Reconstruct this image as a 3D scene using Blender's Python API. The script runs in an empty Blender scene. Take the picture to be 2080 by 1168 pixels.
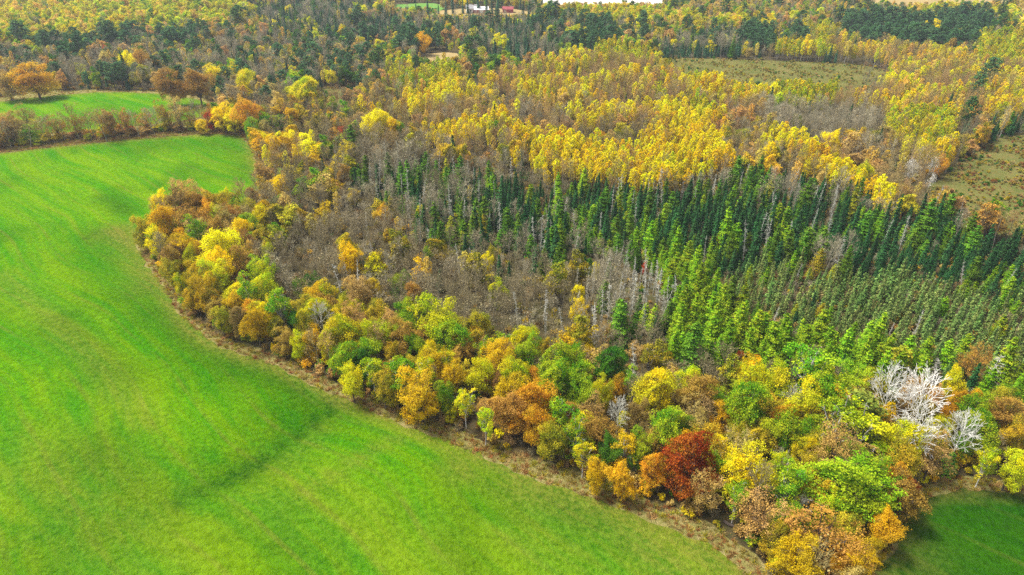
import bpy, math, random
import numpy as np
from mathutils import Vector, geometry as mgeo

random.seed(7)
RNG = np.random.default_rng(7)
SC = bpy.context.scene
COL = SC.collection
R_ = math.radians

# ------------------------------------------------------------------ camera
PITCH, CAM_Z, FPX = R_(30.0), 90.0, 1387.0          # FPX: focal length in pixels of a 2080 x 1168 frame
cd = bpy.data.cameras.new('camera')
cd.sensor_width = 36.0
cd.lens = 36.0 * FPX / 2080.0
cd.clip_start, cd.clip_end = 1.0, 6000.0
cam = bpy.data.objects.new('camera', cd)
COL.objects.link(cam)
cam.location = (0, 0, CAM_Z)
cam.rotation_euler = (math.pi / 2 - PITCH, 0, 0)
SC.camera = cam

# ------------------------------------------------------------------ sky and sun (bright overcast day)
SUN_EL, SUN_AZ = R_(62), R_(-75)                    # azimuth from +Y, negative = to the left
w = bpy.data.worlds.new('World')
SC.world = w
w.use_nodes = True
nt = w.node_tree
bg = nt.nodes['Background']
sk = nt.nodes.new('ShaderNodeTexSky')
sk.sky_type = 'NISHITA'
sk.sun_disc = False
sk.sun_elevation = SUN_EL
sk.sun_rotation = SUN_AZ
sk.dust_density = 3.0
sk.air_density = 1.0
hs = nt.nodes.new('ShaderNodeHueSaturation')
hs.inputs['Saturation'].default_value = 0.35        # thin cloud veil: the sky is nearly white
nt.links.new(sk.outputs[0], hs.inputs['Color'])
nt.links.new(hs.outputs[0], bg.inputs['Color'])
bg.inputs['Strength'].default_value = 0.06
sd = bpy.data.lights.new('sun', 'SUN')
sd.energy = 1.5
sd.angle = R_(13)
sd.color = (1.0, 0.95, 0.86)
sun = bpy.data.objects.new('sun', sd)
COL.objects.link(sun)
sdir = Vector((math.sin(SUN_AZ) * math.cos(SUN_EL), math.cos(SUN_AZ) * math.cos(SUN_EL), math.sin(SUN_EL)))
sun.rotation_euler = sdir.to_track_quat('Z', 'Y').to_euler()
sun.location = (0, 0, 300)
SC.view_settings.view_transform = 'Standard'
SC.view_settings.look = 'None'
SC.view_settings.gamma = 1.0
SC.view_settings.use_curve_mapping = False
SC.view_settings.exposure = 2.05
cy = SC.cycles
cy.max_bounces = 5
cy.diffuse_bounces = 3
cy.transmission_bounces = 3
cy.glossy_bounces = 1
cy.volume_bounces = 0
cy.caustics_reflective = cy.caustics_refractive = False
cy.use_denoising = False

# ------------------------------------------------------------------ picture <-> ground
FWD = np.array((0, math.cos(PITCH), -math.sin(PITCH)))
UPV = np.array((0, math.sin(PITCH), math.cos(PITCH)))


def seg_dist(x, y, pts):
    x = np.asarray(x, float); y = np.asarray(y, float)
    best = np.full(np.broadcast(x, y).shape, 1e9)
    for (ax, ay), (bx, by) in zip(pts[:-1], pts[1:]):
        dx, dy = bx - ax, by - ay
        t = np.clip(((x - ax) * dx + (y - ay) * dy) / max(dx * dx + dy * dy, 1e-9), 0, 1)
        best = np.minimum(best, np.hypot(x - ax - t * dx, y - ay - t * dy))
    return best


def ray(u, v):
    return FWD + np.array(((u - 1040) / FPX, 0, 0)) + UPV * ((584 - v) / FPX)


def flat(u, v):
    d = ray(u, v)
    t = CAM_Z / -d[2]
    return (d[0] * t, d[1] * t)


SWALE = [flat(*p) for p in ((645, 855), (590, 900), (520, 950), (440, 990), (330, 1030), (180, 1080), (60, 1130))]


def terrain(x, y):
    x = np.asarray(x, float); y = np.asarray(y, float)
    z = 1.3 * np.sin(x / 61 + 0.5) * np.cos(y / 83 + 1.0) + 0.7 * np.sin((x + 1.7 * y) / 57) + 0.5 * np.sin((1.3 * x - y) / 39 + 2)
    z = z + 3.5 * np.exp(-(((x + 190) / 80) ** 2 + ((y - 330) / 50) ** 2))
    z = z - 0.7 * np.exp(-(seg_dist(x, y, SWALE) / 6.0) ** 2)
    return z


def ground_at(u, v, dz=0.0):
    """ground point under picture point (u, v), or the point dz above the ground"""
    d = ray(u, v)
    z = dz
    for _ in range(8):
        t = (CAM_Z - z) / -d[2]
        x, y = d[0] * t, d[1] * t
        z = float(terrain(x, y)) + dz
    return x, y, z - dz, t


def project(x, y, z):
    x = np.asarray(x, float); y = np.asarray(y, float); z = np.asarray(z, float) - CAM_Z
    dep = y * FWD[1] + z * FWD[2]
    up = y * UPV[1] + z * UPV[2]
    dep = np.maximum(dep, 1e-3)
    return 1040 + FPX * x / dep, 584 - FPX * up / dep, dep


def inside(px, py, poly):
    px = np.asarray(px, float); py = np.asarray(py, float)
    res = np.zeros(np.broadcast(px, py).shape, bool)
    n = len(poly)
    for i in range(n):
        x1, y1 = poly[i]; x2, y2 = poly[(i + 1) % n]
        if y1 == y2:
            continue
        c = ((y1 > py) != (y2 > py)) & (px < (x2 - x1) * (py - y1) / (y2 - y1) + x1)
        res ^= c
    return res


def lin(c):
    return tuple(((v / 255 + 0.055) / 1.055) ** 2.4 if v > 10 else v / 255 / 12.92 for v in c)


# ------------------------------------------------------------------ materials
def new_mat(name):
    m = bpy.data.materials.new(name)
    m.use_nodes = True
    t = m.node_tree
    for n in list(t.nodes):
        t.nodes.remove(n)
    out = t.nodes.new('ShaderNodeOutputMaterial')
    return m, t, out


class NB:
    """tiny node builder"""
    def __init__(s, t): s.t = t
    def n(s, typ, **kw):
        o = s.t.nodes.new(typ)
        for k, v in kw.items():
            if k.startswith('i_'):
                o.inputs[k[2:].replace('_', ' ')].default_value = v
            else:
                setattr(o, k, v)
        return o
    def l(s, a, b): s.t.links.new(a, b)
    def math(s, op, a, b=None, c=None, clamp=False):
        o = s.t.nodes.new('ShaderNodeMath'); o.operation = op; o.use_clamp = clamp
        for i, v in enumerate((a, b, c)):
            if v is None: continue
            if isinstance(v, (int, float)): o.inputs[i].default_value = v
            else: s.l(v, o.inputs[i])
        return o.outputs[0]
    def mix(s, f, a, b, typ='MIX'):
        o = s.t.nodes.new('ShaderNodeMix'); o.data_type = 'RGBA'; o.blend_type = typ
        for sock, v in ((o.inputs[0], f), (o.inputs[6], a), (o.inputs[7], b)):
            if isinstance(v, (int, float)): sock.default_value = v
            elif isinstance(v, tuple): sock.default_value = (v + (1,))[:4] if len(v) == 3 else v
            else: s.l(v, sock)
        return o.outputs[2]
    def noise(s, vec, scale, detail=2.0, rough=0.5, out=0):
        o = s.t.nodes.new('ShaderNodeTexNoise')
        o.inputs['Scale'].default_value = scale; o.inputs['Detail'].default_value = detail; o.inputs['Roughness'].default_value = rough
        if vec is not None: s.l(vec, o.inputs['Vector'])
        return o.outputs[out]
    def ramp(s, f, lo, hi, a=0.0, b=1.0):
        o = s.t.nodes.new('ShaderNodeMapRange'); o.interpolation_type = 'SMOOTHSTEP'
        o.inputs[1].default_value = lo; o.inputs[2].default_value = hi; o.inputs[3].default_value = a; o.inputs[4].default_value = b
        s.l(f, o.inputs[0])
        return o.outputs[0]


def foliage_mat(name, transl, var):
    m, t, out = new_mat(name)
    b = NB(t)
    a1 = b.n('ShaderNodeAttribute', attribute_type='INSTANCER', attribute_name='tint')
    a2 = b.n('ShaderNodeAttribute', attribute_type='INSTANCER', attribute_name='tint_two')
    lv = b.n('ShaderNodeAttribute', attribute_type='GEOMETRY', attribute_name='leaf_var')
    lb = b.n('ShaderNodeAttribute', attribute_type='GEOMETRY', attribute_name='lobe_var')
    f = b.math('ADD', b.math('MULTIPLY', lb.outputs['Fac'], 0.75), b.math('MULTIPLY', lv.outputs['Fac'], 0.35))
    c = b.mix(b.ramp(f, 0.30, 0.80), a1.outputs['Color'], a2.outputs['Color'])
    k = b.math('MULTIPLY_ADD', lv.outputs['Fac'], var, 1.0 - var * 0.5)
    c = b.mix(1.0, c, k, 'MULTIPLY')
    d = b.n('ShaderNodeBsdfDiffuse'); tr = b.n('ShaderNodeBsdfTranslucent'); mx = b.n('ShaderNodeMixShader')
    b.l(c, d.inputs[0]); b.l(c, tr.inputs[0])
    mx.inputs[0].default_value = transl
    b.l(d.outputs[0], mx.inputs[1]); b.l(tr.outputs[0], mx.inputs[2])
    b.l(mx.outputs[0], out.inputs[0])
    return m


def bark_mat(name, c1, c2, scale=3.0, tinted=False):
    m, t, out = new_mat(name)
    b = NB(t)
    tc = b.n('ShaderNodeTexCoord')
    mp = b.n('ShaderNodeMapping'); mp.inputs['Scale'].default_value = (1, 1, 0.35)
    b.l(tc.outputs['Object'], mp.inputs[0])
    f = b.ramp(b.noise(mp.outputs[0], scale, 3, 0.6), 0.35, 0.65)
    if tinted:
        a1 = b.n('ShaderNodeAttribute', attribute_type='INSTANCER', attribute_name='tint')
        a2 = b.n('ShaderNodeAttribute', attribute_type='INSTANCER', attribute_name='tint_two')
        c = b.mix(f, a1.outputs['Color'], a2.outputs['Color'])
    else:
        c = b.mix(f, c1, c2)
    d = b.n('ShaderNodeBsdfDiffuse'); d.inputs['Roughness'].default_value = 0.6
    b.l(c, d.inputs[0]); b.l(d.outputs[0], out.inputs[0])
    return m


M_LEAF = foliage_mat('broad_leaves', 0.34, 0.6)
M_NEEDLE = foliage_mat('needles', 0.16, 0.8)
M_BARK = bark_mat('brown_bark', (0.075, 0.055, 0.042), (0.14, 0.11, 0.09))
M_PALE = bark_mat('pale_birch_bark', (0.30, 0.28, 0.25), (0.62, 0.60, 0.56), 2.0)
M_STEM = bark_mat('grey_stem_bark', (0.21, 0.19, 0.155), (0.36, 0.335, 0.28), 2.0)
M_TWIG = bark_mat('bare_wood', None, None, 1.5, True)


def soil_mat(name, cols, scale=0.25, bump=0.5, bump_dist=0.25):
    m, t, out = new_mat(name)
    b = NB(t)
    g = b.n('ShaderNodeNewGeometry')
    p = g.outputs['Position']
    n1 = b.noise(p, scale * 0.22, 4, 0.6); n2 = b.noise(p, scale * 1.6, 5, 0.7); n3 = b.noise(p, scale * 9, 3, 0.7)
    c = b.mix(b.ramp(n1, 0.38, 0.62), cols[0], cols[1])
    c = b.mix(b.ramp(n2, 0.45, 0.66), c, cols[2])
    c = b.mix(b.ramp(n3, 0.48, 0.70), c, cols[3])
    d = b.n('ShaderNodeBsdfDiffuse')
    bp = b.n('ShaderNodeBump'); bp.inputs['Strength'].default_value = bump; bp.inputs['Distance'].default_value = bump_dist
    b.l(n3, bp.inputs['Height']); b.l(bp.outputs[0], d.inputs['Normal'])
    b.l(c, d.inputs[0]); b.l(d.outputs[0], out.inputs[0])
    return m


def field_mat(name, base, lush, pale, dry, ang):
    m, t, out = new_mat(name)
    b = NB(t)
    g = b.n('ShaderNodeNewGeometry')
    p = g.outputs['Position']
    # seed rows and tractor passes: noise stretched along the working direction, bent a little
    wv = b.noise(p, 0.012, 2, 0.5, 1)
    ad = b.n('ShaderNodeVectorMath', operation='MULTIPLY_ADD')
    b.l(wv, ad.inputs[0]); ad.inputs[1].default_value = (26, 26, 0); b.l(p, ad.inputs[2])
    mp = b.n('ShaderNodeMapping'); mp.inputs['Rotation'].default_value = (0, 0, ang)
    b.l(ad.outputs[0], mp.inputs[0])
    st = b.n('ShaderNodeMapping'); st.inputs['Scale'].default_value = (0.009, 0.17, 1)
    b.l(mp.outputs[0], st.inputs[0])
    streak = b.noise(st.outputs[0], 1.0, 4, 0.62)
    st2 = b.n('ShaderNodeMapping'); st2.inputs['Scale'].default_value = (0.05, 0.7, 1)
    b.l(mp.outputs[0], st2.inputs[0])
    fine = b.noise(st2.outputs[0], 1.0, 3, 0.6)
    blot = b.noise(p, 0.035, 4, 0.6)
    clump = b.noise(p, 1.1, 4, 0.65)
    tuft = b.noise(p, 4.5, 3, 0.7)
    c = b.mix(b.ramp(streak, 0.34, 0.66), base, pale)
    c = b.mix(b.math('MULTIPLY', b.ramp(blot, 0.48, 0.72), 0.45), c, lush)
    c = b.mix(b.math('MULTIPLY', b.ramp(fine, 0.5, 0.75), 0.35), c, pale)
    sp = b.n('ShaderNodeSeparateXYZ'); b.l(mp.outputs[0], sp.inputs[0])
    ln = b.math('SINE', b.math('MULTIPLY', sp.outputs[1], 6.283 / 9.0))         # tramlines of the sprayer
    c = b.mix(b.math('MULTIPLY', b.ramp(ln, 0.90, 1.0), b.ramp(blot, 0.35, 0.6, 0.0, 0.30)), c, dry)
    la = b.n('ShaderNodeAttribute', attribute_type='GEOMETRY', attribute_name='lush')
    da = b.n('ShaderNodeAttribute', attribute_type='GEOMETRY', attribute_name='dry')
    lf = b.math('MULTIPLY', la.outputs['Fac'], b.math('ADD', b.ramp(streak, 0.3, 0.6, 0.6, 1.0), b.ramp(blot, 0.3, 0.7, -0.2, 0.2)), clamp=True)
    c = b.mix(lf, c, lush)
    df = b.math('MULTIPLY', da.outputs['Fac'], b.math('ADD', b.ramp(clump, 0.3, 0.6, 0.45, 1.0), b.ramp(fine, 0.3, 0.7, -0.25, 0.25)), clamp=True)
    c = b.mix(df, c, dry)
    c = b.mix(b.math('MULTIPLY', b.ramp(tuft, 0.42, 0.7), 0.35), c, pale)
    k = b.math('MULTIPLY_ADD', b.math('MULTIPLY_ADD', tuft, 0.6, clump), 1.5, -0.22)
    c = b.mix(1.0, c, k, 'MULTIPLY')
    d = b.n('ShaderNodeBsdfDiffuse')
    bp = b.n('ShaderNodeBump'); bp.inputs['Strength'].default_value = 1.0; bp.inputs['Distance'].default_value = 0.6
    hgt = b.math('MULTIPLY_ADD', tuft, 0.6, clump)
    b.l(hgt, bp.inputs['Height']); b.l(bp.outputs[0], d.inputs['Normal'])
    b.l(c, d.inputs[0]); b.l(d.outputs[0], out.inputs[0])
    return m


def plain_mat(name, c1, c2, scale, rough=0.8):
    m, t, out = new_mat(name)
    b = NB(t)
    tc = b.n('ShaderNodeTexCoord')
    f = b.noise(tc.outputs['Object'], scale, 4, 0.6)
    d = b.n('ShaderNodeBsdfPrincipled'); d.inputs['Roughness'].default_value = rough
    b.l(b.mix(b.ramp(f, 0.3, 0.7), c1, c2), d.inputs['Base Color'])
    b.l(d.outputs[0], out.inputs[0])
    return m


# ------------------------------------------------------------------ mesh helpers
class Geo:
    """collects quads and triangles with per-face attributes as numpy arrays"""
    def __init__(s):
        s.v, s.q, s.lv, s.lb, s.mi, s.n = [], [], [], [], [], 0
    def quads(s, corners, lv=None, lb=None, mi=0):
        """corners: (N, 4, 3)"""
        k = len(corners)
        if not k: return
        s.v.append(corners.reshape(-1, 3))
        s.q.append(np.arange(k * 4).reshape(k, 4) + s.n)
        s.n += k * 4
        s.lv.append(np.full(k, 0.5) if lv is None else lv)
        s.lb.append(np.full(k, 0.5) if lb is None else lb)
        s.mi.append(np.full(k, mi, int))
    def tubes(s, segs, sides=3, mi=0):
        """segs: list of (p0, p1, r0, r1)"""
        if not segs: return
        p0 = np.array([a[0] for a in segs], float); p1 = np.array([a[1] for a in segs], float)
        r0 = np.array([a[2] for a in segs], float)[:, None, None]; r1 = np.array([a[3] for a in segs], float)[:, None, None]
        d = p1 - p0
        d /= np.linalg.norm(d, axis=1, keepdims=True) + 1e-9
        ref = np.where(np.abs(d[:, 2:3]) > 0.9, np.array([[1.0, 0, 0]]), np.array([[0, 0, 1.0]]))
        a = np.cross(d, ref); a /= np.linalg.norm(a, axis=1, keepdims=True) + 1e-9
        c = np.cross(d, a)
        th = np.arange(sides) * 2 * math.pi / sides
        ring = a[:, None, :] * np.cos(th)[None, :, None] + c[:, None, :] * np.sin(th)[None, :, None]
        lo = p0[:, None, :] + ring * r0; hi = p1[:, None, :] + ring * r1
        k = len(segs)
        s.v.append(np.concatenate([lo, hi], 1).reshape(-1, 3))
        i = np.arange(sides); j = (i + 1) % sides
        one = np.stack([i, j, j + sides, i + sides], 1)
        s.q.append((one[None] + (np.arange(k) * 2 * sides)[:, None, None]).reshape(-1, 4) + s.n)
        s.n += k * 2 * sides
        s.lv.append(np.full(k * sides, 0.5)); s.lb.append(np.full(k * sides, 0.5)); s.mi.append(np.full(k * sides, mi, int))
    def add(s, o, mi):
        for v, q, lv, lb, m in zip(o.v, o.q, o.lv, o.lb, o.mi):
            s.v.append(v); s.lv.append(lv); s.lb.append(lb); s.mi.append(np.full(len(m), mi, int))
        for q in o.q: s.q.append(q + s.n)
        s.n += o.n
    def mesh(s, name, mats, smooth=False):
        me = bpy.data.meshes.new(name)
        v = np.concatenate(s.v); q = np.concatenate(s.q)
        me.vertices.add(len(v)); me.vertices.foreach_set('co', v.astype(np.float32).ravel())
        me.loops.add(q.size); me.loops.foreach_set('vertex_index', q.astype(np.int32).ravel())
        me.polygons.add(len(q)); me.polygons.foreach_set('loop_start', (np.arange(len(q)) * 4).astype(np.int32))
        for m in mats: me.materials.append(m)
        me.polygons.foreach_set('material_index', np.concatenate(s.mi).astype(np.int32))
        for nm, arr in (('leaf_var', s.lv), ('lobe_var', s.lb)):
            at = me.attributes.new(nm, 'FLOAT', 'FACE')
            at.data.foreach_set('value', np.concatenate(arr).astype(np.float32))
        me.update(calc_edges=True)
        return me


def rand_dirs(n, rng):
    d = rng.normal(size=(n, 3))
    return d / (np.linalg.norm(d, axis=1, keepdims=True) + 1e-9)


def leaf_quads(c, nrm, size, rng, elong=1.5):
    """rhombic leaf sprays at points c facing nrm"""
    n = len(c)
    t = np.cross(nrm, rand_dirs(n, rng)); t /= np.linalg.norm(t, axis=1, keepdims=True) + 1e-9
    b = np.cross(nrm, t)
    s = size if np.ndim(size) else np.full(n, size)
    s = (s * rng.uniform(0.65, 1.35, n))[:, None]
    bend = nrm * s * 0.22
    return np.stack([c - t * s * elong * 0.5 - bend, c - b * s * 0.5 + bend * 0.3, c + t * s * elong * 0.5 - bend, c + b * s * 0.5 + bend * 0.3], 1)


def chain(p0, p1, r0, r1, n, wob, rng):
    p0 = np.array(p0, float); p1 = np.array(p1, float)
    pts = [p0 + (p1 - p0) * i / n + (rng.normal(size=3) * wob if 0 < i < n else 0) for i in range(n + 1)]
    rs = np.linspace(r0, r1, n + 1)
    return [(pts[i], pts[i + 1], rs[i], rs[i + 1]) for i in range(n)], pts


# ------------------------------------------------------------------ tree templates: each returns (trunk Geo, crown Geo), base at the origin
def t_broad(seed, H=12.0, R=4.0, base=0.28, n_lobe=13, n_cl=260, per=20, leaf=0.30, open_=0.0, sides=6, tall=False):
    rng = np.random.default_rng(seed)
    tr, cr = Geo(), Geo()
    ps_ = rng.uniform(0, 6.28, 6)
    zc = H * (0.5 + base * 0.5); rz = H * (1 - base) * 0.5
    # lobes
    L = []
    for i in range(n_lobe):
        ph = i * 2.399963 + rng.uniform(-0.4, 0.4)
        cz = 1 - 1.92 * (i + 0.5) / n_lobe + rng.uniform(-0.15, 0.15)
        cz = max(-0.97, min(0.97, cz)); sr = (1 - abs(cz) ** 2.6) ** 0.5
        k = rng.uniform(0.36, 0.96)
        lr = R * rng.uniform(0.20, 0.44) * (0.9 if tall else 1.0)
        L.append((np.array((math.cos(ph) * sr * R * k, math.sin(ph) * sr * R * k, zc + cz * rz * (k + 0.06))), lr))
    L.append((np.array((rng.uniform(-.3, .3), rng.uniform(-.3, .3), zc + rz * 0.25)), R * 0.5))
    cen = np.array([a[0] for a in L]); rad = np.array([a[1] for a in L])
    lob = rng.uniform(0, 1, len(L))
    w_ = rad ** 2; w_ /= w_.sum()
    got = 0
    while got < n_cl:
        m = n_cl * 2
        k = rng.choice(len(L), m, p=w_)
        d = rand_dirs(m, rng)
        keep = (d[:, 2] > -0.55) | (rng.uniform(size=m) < 0.25)
        c = cen[k] + d * (rad[k] * rng.uniform(0.80, 1.10, m))[:, None] * np.array((1, 1, 0.9))
        dist = np.linalg.norm(c[:, None, :] - cen[None], axis=2) / rad[None]
        dist[np.arange(m), k] = 9
        keep &= dist.min(1) > 0.78
        if open_: keep &= rng.uniform(size=m) > open_
        c, d, k = c[keep][:n_cl - got], d[keep][:n_cl - got], k[keep][:n_cl - got]
        got += max(len(c), 1) if not open_ else max(len(c), n_cl // 3)
        if not len(c): continue
        cv = rng.uniform(0, 1, len(c))
        idx = np.repeat(np.arange(len(c)), per)
        sg = R * rng.uniform(0.06, 0.12, (len(c), 1))[idx]
        off = rng.normal(size=(len(idx), 3)) * sg * np.array((1, 1, 0.8))
        pts = c[idx] + off
        fq = 2.6 / R
        pts = pts + 0.17 * R * np.stack([np.sin(pts[:, 1] * fq + ps_[0]) + np.sin(pts[:, 2] * fq * 1.7 + ps_[1]), np.sin(pts[:, 0] * fq + ps_[2]) + np.sin(pts[:, 2] * fq * 1.5 + ps_[3]), 0.7 * np.sin(pts[:, 0] * fq * 1.6 + ps_[4]) + 0.7 * np.sin(pts[:, 1] * fq * 1.6 + ps_[5])], 1)
        pts[:, 2] = np.maximum(pts[:, 2], 0.15)
        nr = d[idx] * 0.75 + np.array((0, 0, 0.45)) + rand_dirs(len(idx), rng) * 0.75
        nr /= np.linalg.norm(nr, axis=1, keepdims=True) + 1e-9
        lb = np.clip(lob[k][idx] * 0.7 + cv[idx] * 0.3, 0, 1)
        cr.quads(leaf_quads(pts, nr, leaf, rng), rng.uniform(0, 1, len(idx)), lb)
    # trunk and limbs
    tb = H * max(base, 0.2) * 1.15
    tk = 0.012 if tall else 0.026
    segs, pts = chain((0, 0, -0.3), (rng.uniform(-.3, .3), rng.uniform(-.3, .3), tb), tk * H, tk * 0.75 * H, 3, 0.05, rng)
    tr.tubes(segs, sides)
    top = pts[-1]
    ls = []
    for c, r in L:
        mid = top + (c - top) * 0.5 + np.array((0, 0, 0.1 * R))
        st = top * rng.uniform(0.8, 1.0)
        s1, _ = chain(st, mid, min(tk * 0.6, 0.011) * H, 0.006 * H, 2, 0.08, rng)
        s2, p2 = chain(mid, c, 0.007 * H, 0.004 * H, 2, 0.1, rng)
        ls += s1 + s2
        for _ in range(5):
            e = c + rand_dirs(1, rng)[0] * r * np.array((1, 1, 0.9))
            if e[2] < c[2] - r * 0.4: continue
            s3, _ = chain(c, e, 0.003 * H, 0.0012 * H, 2, 0.1, rng)
            ls += s3
    tr.tubes(ls, 3)
    return tr, cr


def t_aspen(seed, H=13.0, R=1.9, n=1000, leaf=0.36, base=0.34):
    rng = np.random.default_rng(seed)
    tr, cr = Geo(), Geo()
    lean = np.array((rng.uniform(-.5, .5), rng.uniform(-.5, .5), H * 0.97))
    segs, pts = chain((0, 0, -0.3), lean, 0.012 * H, 0.003 * H, 6, 0.12, rng)
    tr.tubes(segs, 5)
    nb = 40
    br, cc, rr = [], [], []
    for i in range(nb):
        f = base + (1 - base) * (i + rng.uniform(0, 1)) / nb
        z = f * H
        g = (f - base) / (1 - base)
        prof = (math.sin(math.pi * min(1, (g * 0.80 + 0.17))) ** 0.75)
        a = i * 2.4 + rng.uniform(-.5, .5)
        p = np.array((lean[0] * f, lean[1] * f, z * 0.95))
        e = p + np.array((math.cos(a), math.sin(a), 0.75)) * R * prof * rng.uniform(0.35, 1.15)
        s1, _ = chain(p, e, 0.035, 0.012, 2, 0.08, rng)
        br += s1
        cc.append(e); rr.append(0.25 * R * (0.5 + 0.7 * prof) * rng.uniform(0.6, 1.3))
    tr.tubes(br, 3)
    cc = np.array(cc); rr = np.array(rr)
    k = rng.integers(0, nb, n)
    d = rand_dirs(n, rng)
    pts = cc[k] + d * (rr[k] * rng.uniform(0.2, 1.15, n))[:, None] * np.array((1, 1, 1.25))
    nr = d * 0.6 + np.array((0, 0, 0.4)) + rand_dirs(n, rng) * 0.8
    nr /= np.linalg.norm(nr, axis=1, keepdims=True)
    lob = rng.uniform(0, 1, nb)
    cr.quads(leaf_quads(pts, nr, leaf, rng, 1.3), rng.uniform(0, 1, n), lob[k])
    return tr, cr


def t_conifer(seed, H=12.0, R=1.5, tiers=26, per=9, leaf=0.34, droop=0.25, base=0.10, ragged=0.25, up=0.0, fill=7, bark=0.013, pw=0.72):
    rng = np.random.default_rng(seed)
    tr, cr = Geo(), Geo()
    segs, _ = chain((0, 0, -0.3), (0, 0, H * 0.985), bark * H, 0.012, 5, 0.02, rng)
    tr.tubes(segs, 5)
    P, N, S, LB = [], [], [], []
    for i in range(tiers):
        f = (i + 0.3) / tiers
        z = H * (base + (1 - base) * f)
        prof = (1 - f) ** pw * min(1, 0.6 + 2.6 * f)
        nb = max(3, int(per * (0.45 + 0.55 * (1 - f))))
        a0 = rng.uniform(0, 6.28)
        for j in range(nb):
            a = a0 + j * 6.283 / nb + rng.uniform(-.3, .3)
            r = R * prof * rng.uniform(1 - ragged * 1.6, 1 + ragged * 0.6) + 0.10
            lbv = rng.uniform(0, 1)
            n = max(2, int(fill * (0.35 + 0.65 * r / R)))
            t = (np.arange(n) + rng.uniform(0.2, 0.9, n)) / n
            dr = np.array((math.cos(a), math.sin(a), 0))
            pz = z + rng.uniform(-1.3, 1.3) * H * (1 - base) / tiers - droop * r * t ** 1.4 + up * r * t
            side = np.array((-dr[1], dr[0], 0))
            wd = 0.32 * r * (1 - t * 0.45)
            p = dr[None] * (r * t)[:, None] + side[None] * (rng.normal(size=n) * wd)[:, None]
            p[:, 2] = pz + rng.normal(size=n) * 0.07
            nr = np.array((0, 0, 0.85)) + dr[None] * 0.55 + rand_dirs(n, rng) * 0.55
            P.append(p); N.append(nr); S.append(leaf * (1.0 - 0.25 * t)); LB.append(np.full(n, lbv))
    # leader
    n = 8
    p = np.zeros((n, 3)); p[:, 2] = H * (0.94 + 0.07 * np.arange(n) / n); p[:, :2] = rng.normal(size=(n, 2)) * 0.06
    P.append(p); N.append(rand_dirs(n, rng) + np.array((0, 0, 0.2))); S.append(np.full(n, leaf * 0.7)); LB.append(np.full(n, 0.7))
    P = np.concatenate(P); N = np.concatenate(N); N /= np.linalg.norm(N, axis=1, keepdims=True) + 1e-9
    cr.quads(leaf_quads(P, N, np.concatenate(S), rng, 1.9), rng.uniform(0, 1, len(P)), np.concatenate(LB))
    return tr, cr


def t_pine(seed, H=18.0, R=3.6, base=0.35, nb=34, per=30, leaf=0.42):
    rng = np.random.default_rng(seed)
    tr, cr = Geo(), Geo()
    lean = np.array((rng.uniform(-.5, .5), rng.uniform(-.5, .5), H * 0.96))
    segs, _ = chain((0, 0, -0.3), lean, 0.017 * H, 0.004 * H, 6, 0.1, rng)
    tr.tubes(segs, 6)
    br = []
    for i in range(nb):
        f = base + (1 - base) * (i + rng.uniform(0, 1)) / nb
        g = (f - base) / (1 - base)
        prof = math.sin(math.pi * (0.22 + 0.72 * g)) ** 0.8
        a = i * 2.4 + rng.uniform(-.6, .6)
        p = np.array((lean[0] * f, lean[1] * f, f * H * 0.97))
        r = R * prof * rng.uniform(0.55, 1.1)
        e = p + np.array((math.cos(a) * r, math.sin(a) * r, rng.uniform(0.0, 0.35) * r))
        s1, _ = chain(p, e, 0.06, 0.02, 2, 0.1, rng)
        br += s1
        for q, sc_ in ((1.0, 1.0), (0.62, 0.85)):
            c = p + (e - p) * q
            n = int(per * sc_)
            d = rand_dirs(n, rng)
            rr = 0.30 * R * sc_ * rng.uniform(0.7, 1.1)
            pts = c + d * (rr * rng.uniform(0.3, 1.0, n) ** 0.5)[:, None] * np.array((1.1, 1.1, 0.75))
            nr = d * 0.5 + np.array((0, 0, 0.6)) + rand_dirs(n, rng) * 0.6
            nr /= np.linalg.norm(nr, axis=1, keepdims=True)
            cr.quads(leaf_quads(pts, nr, leaf, rng, 1.5), rng.uniform(0, 1, n), np.full(n, rng.uniform(0, 1)))
    tr.tubes(br, 3)
    return tr, cr


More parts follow.
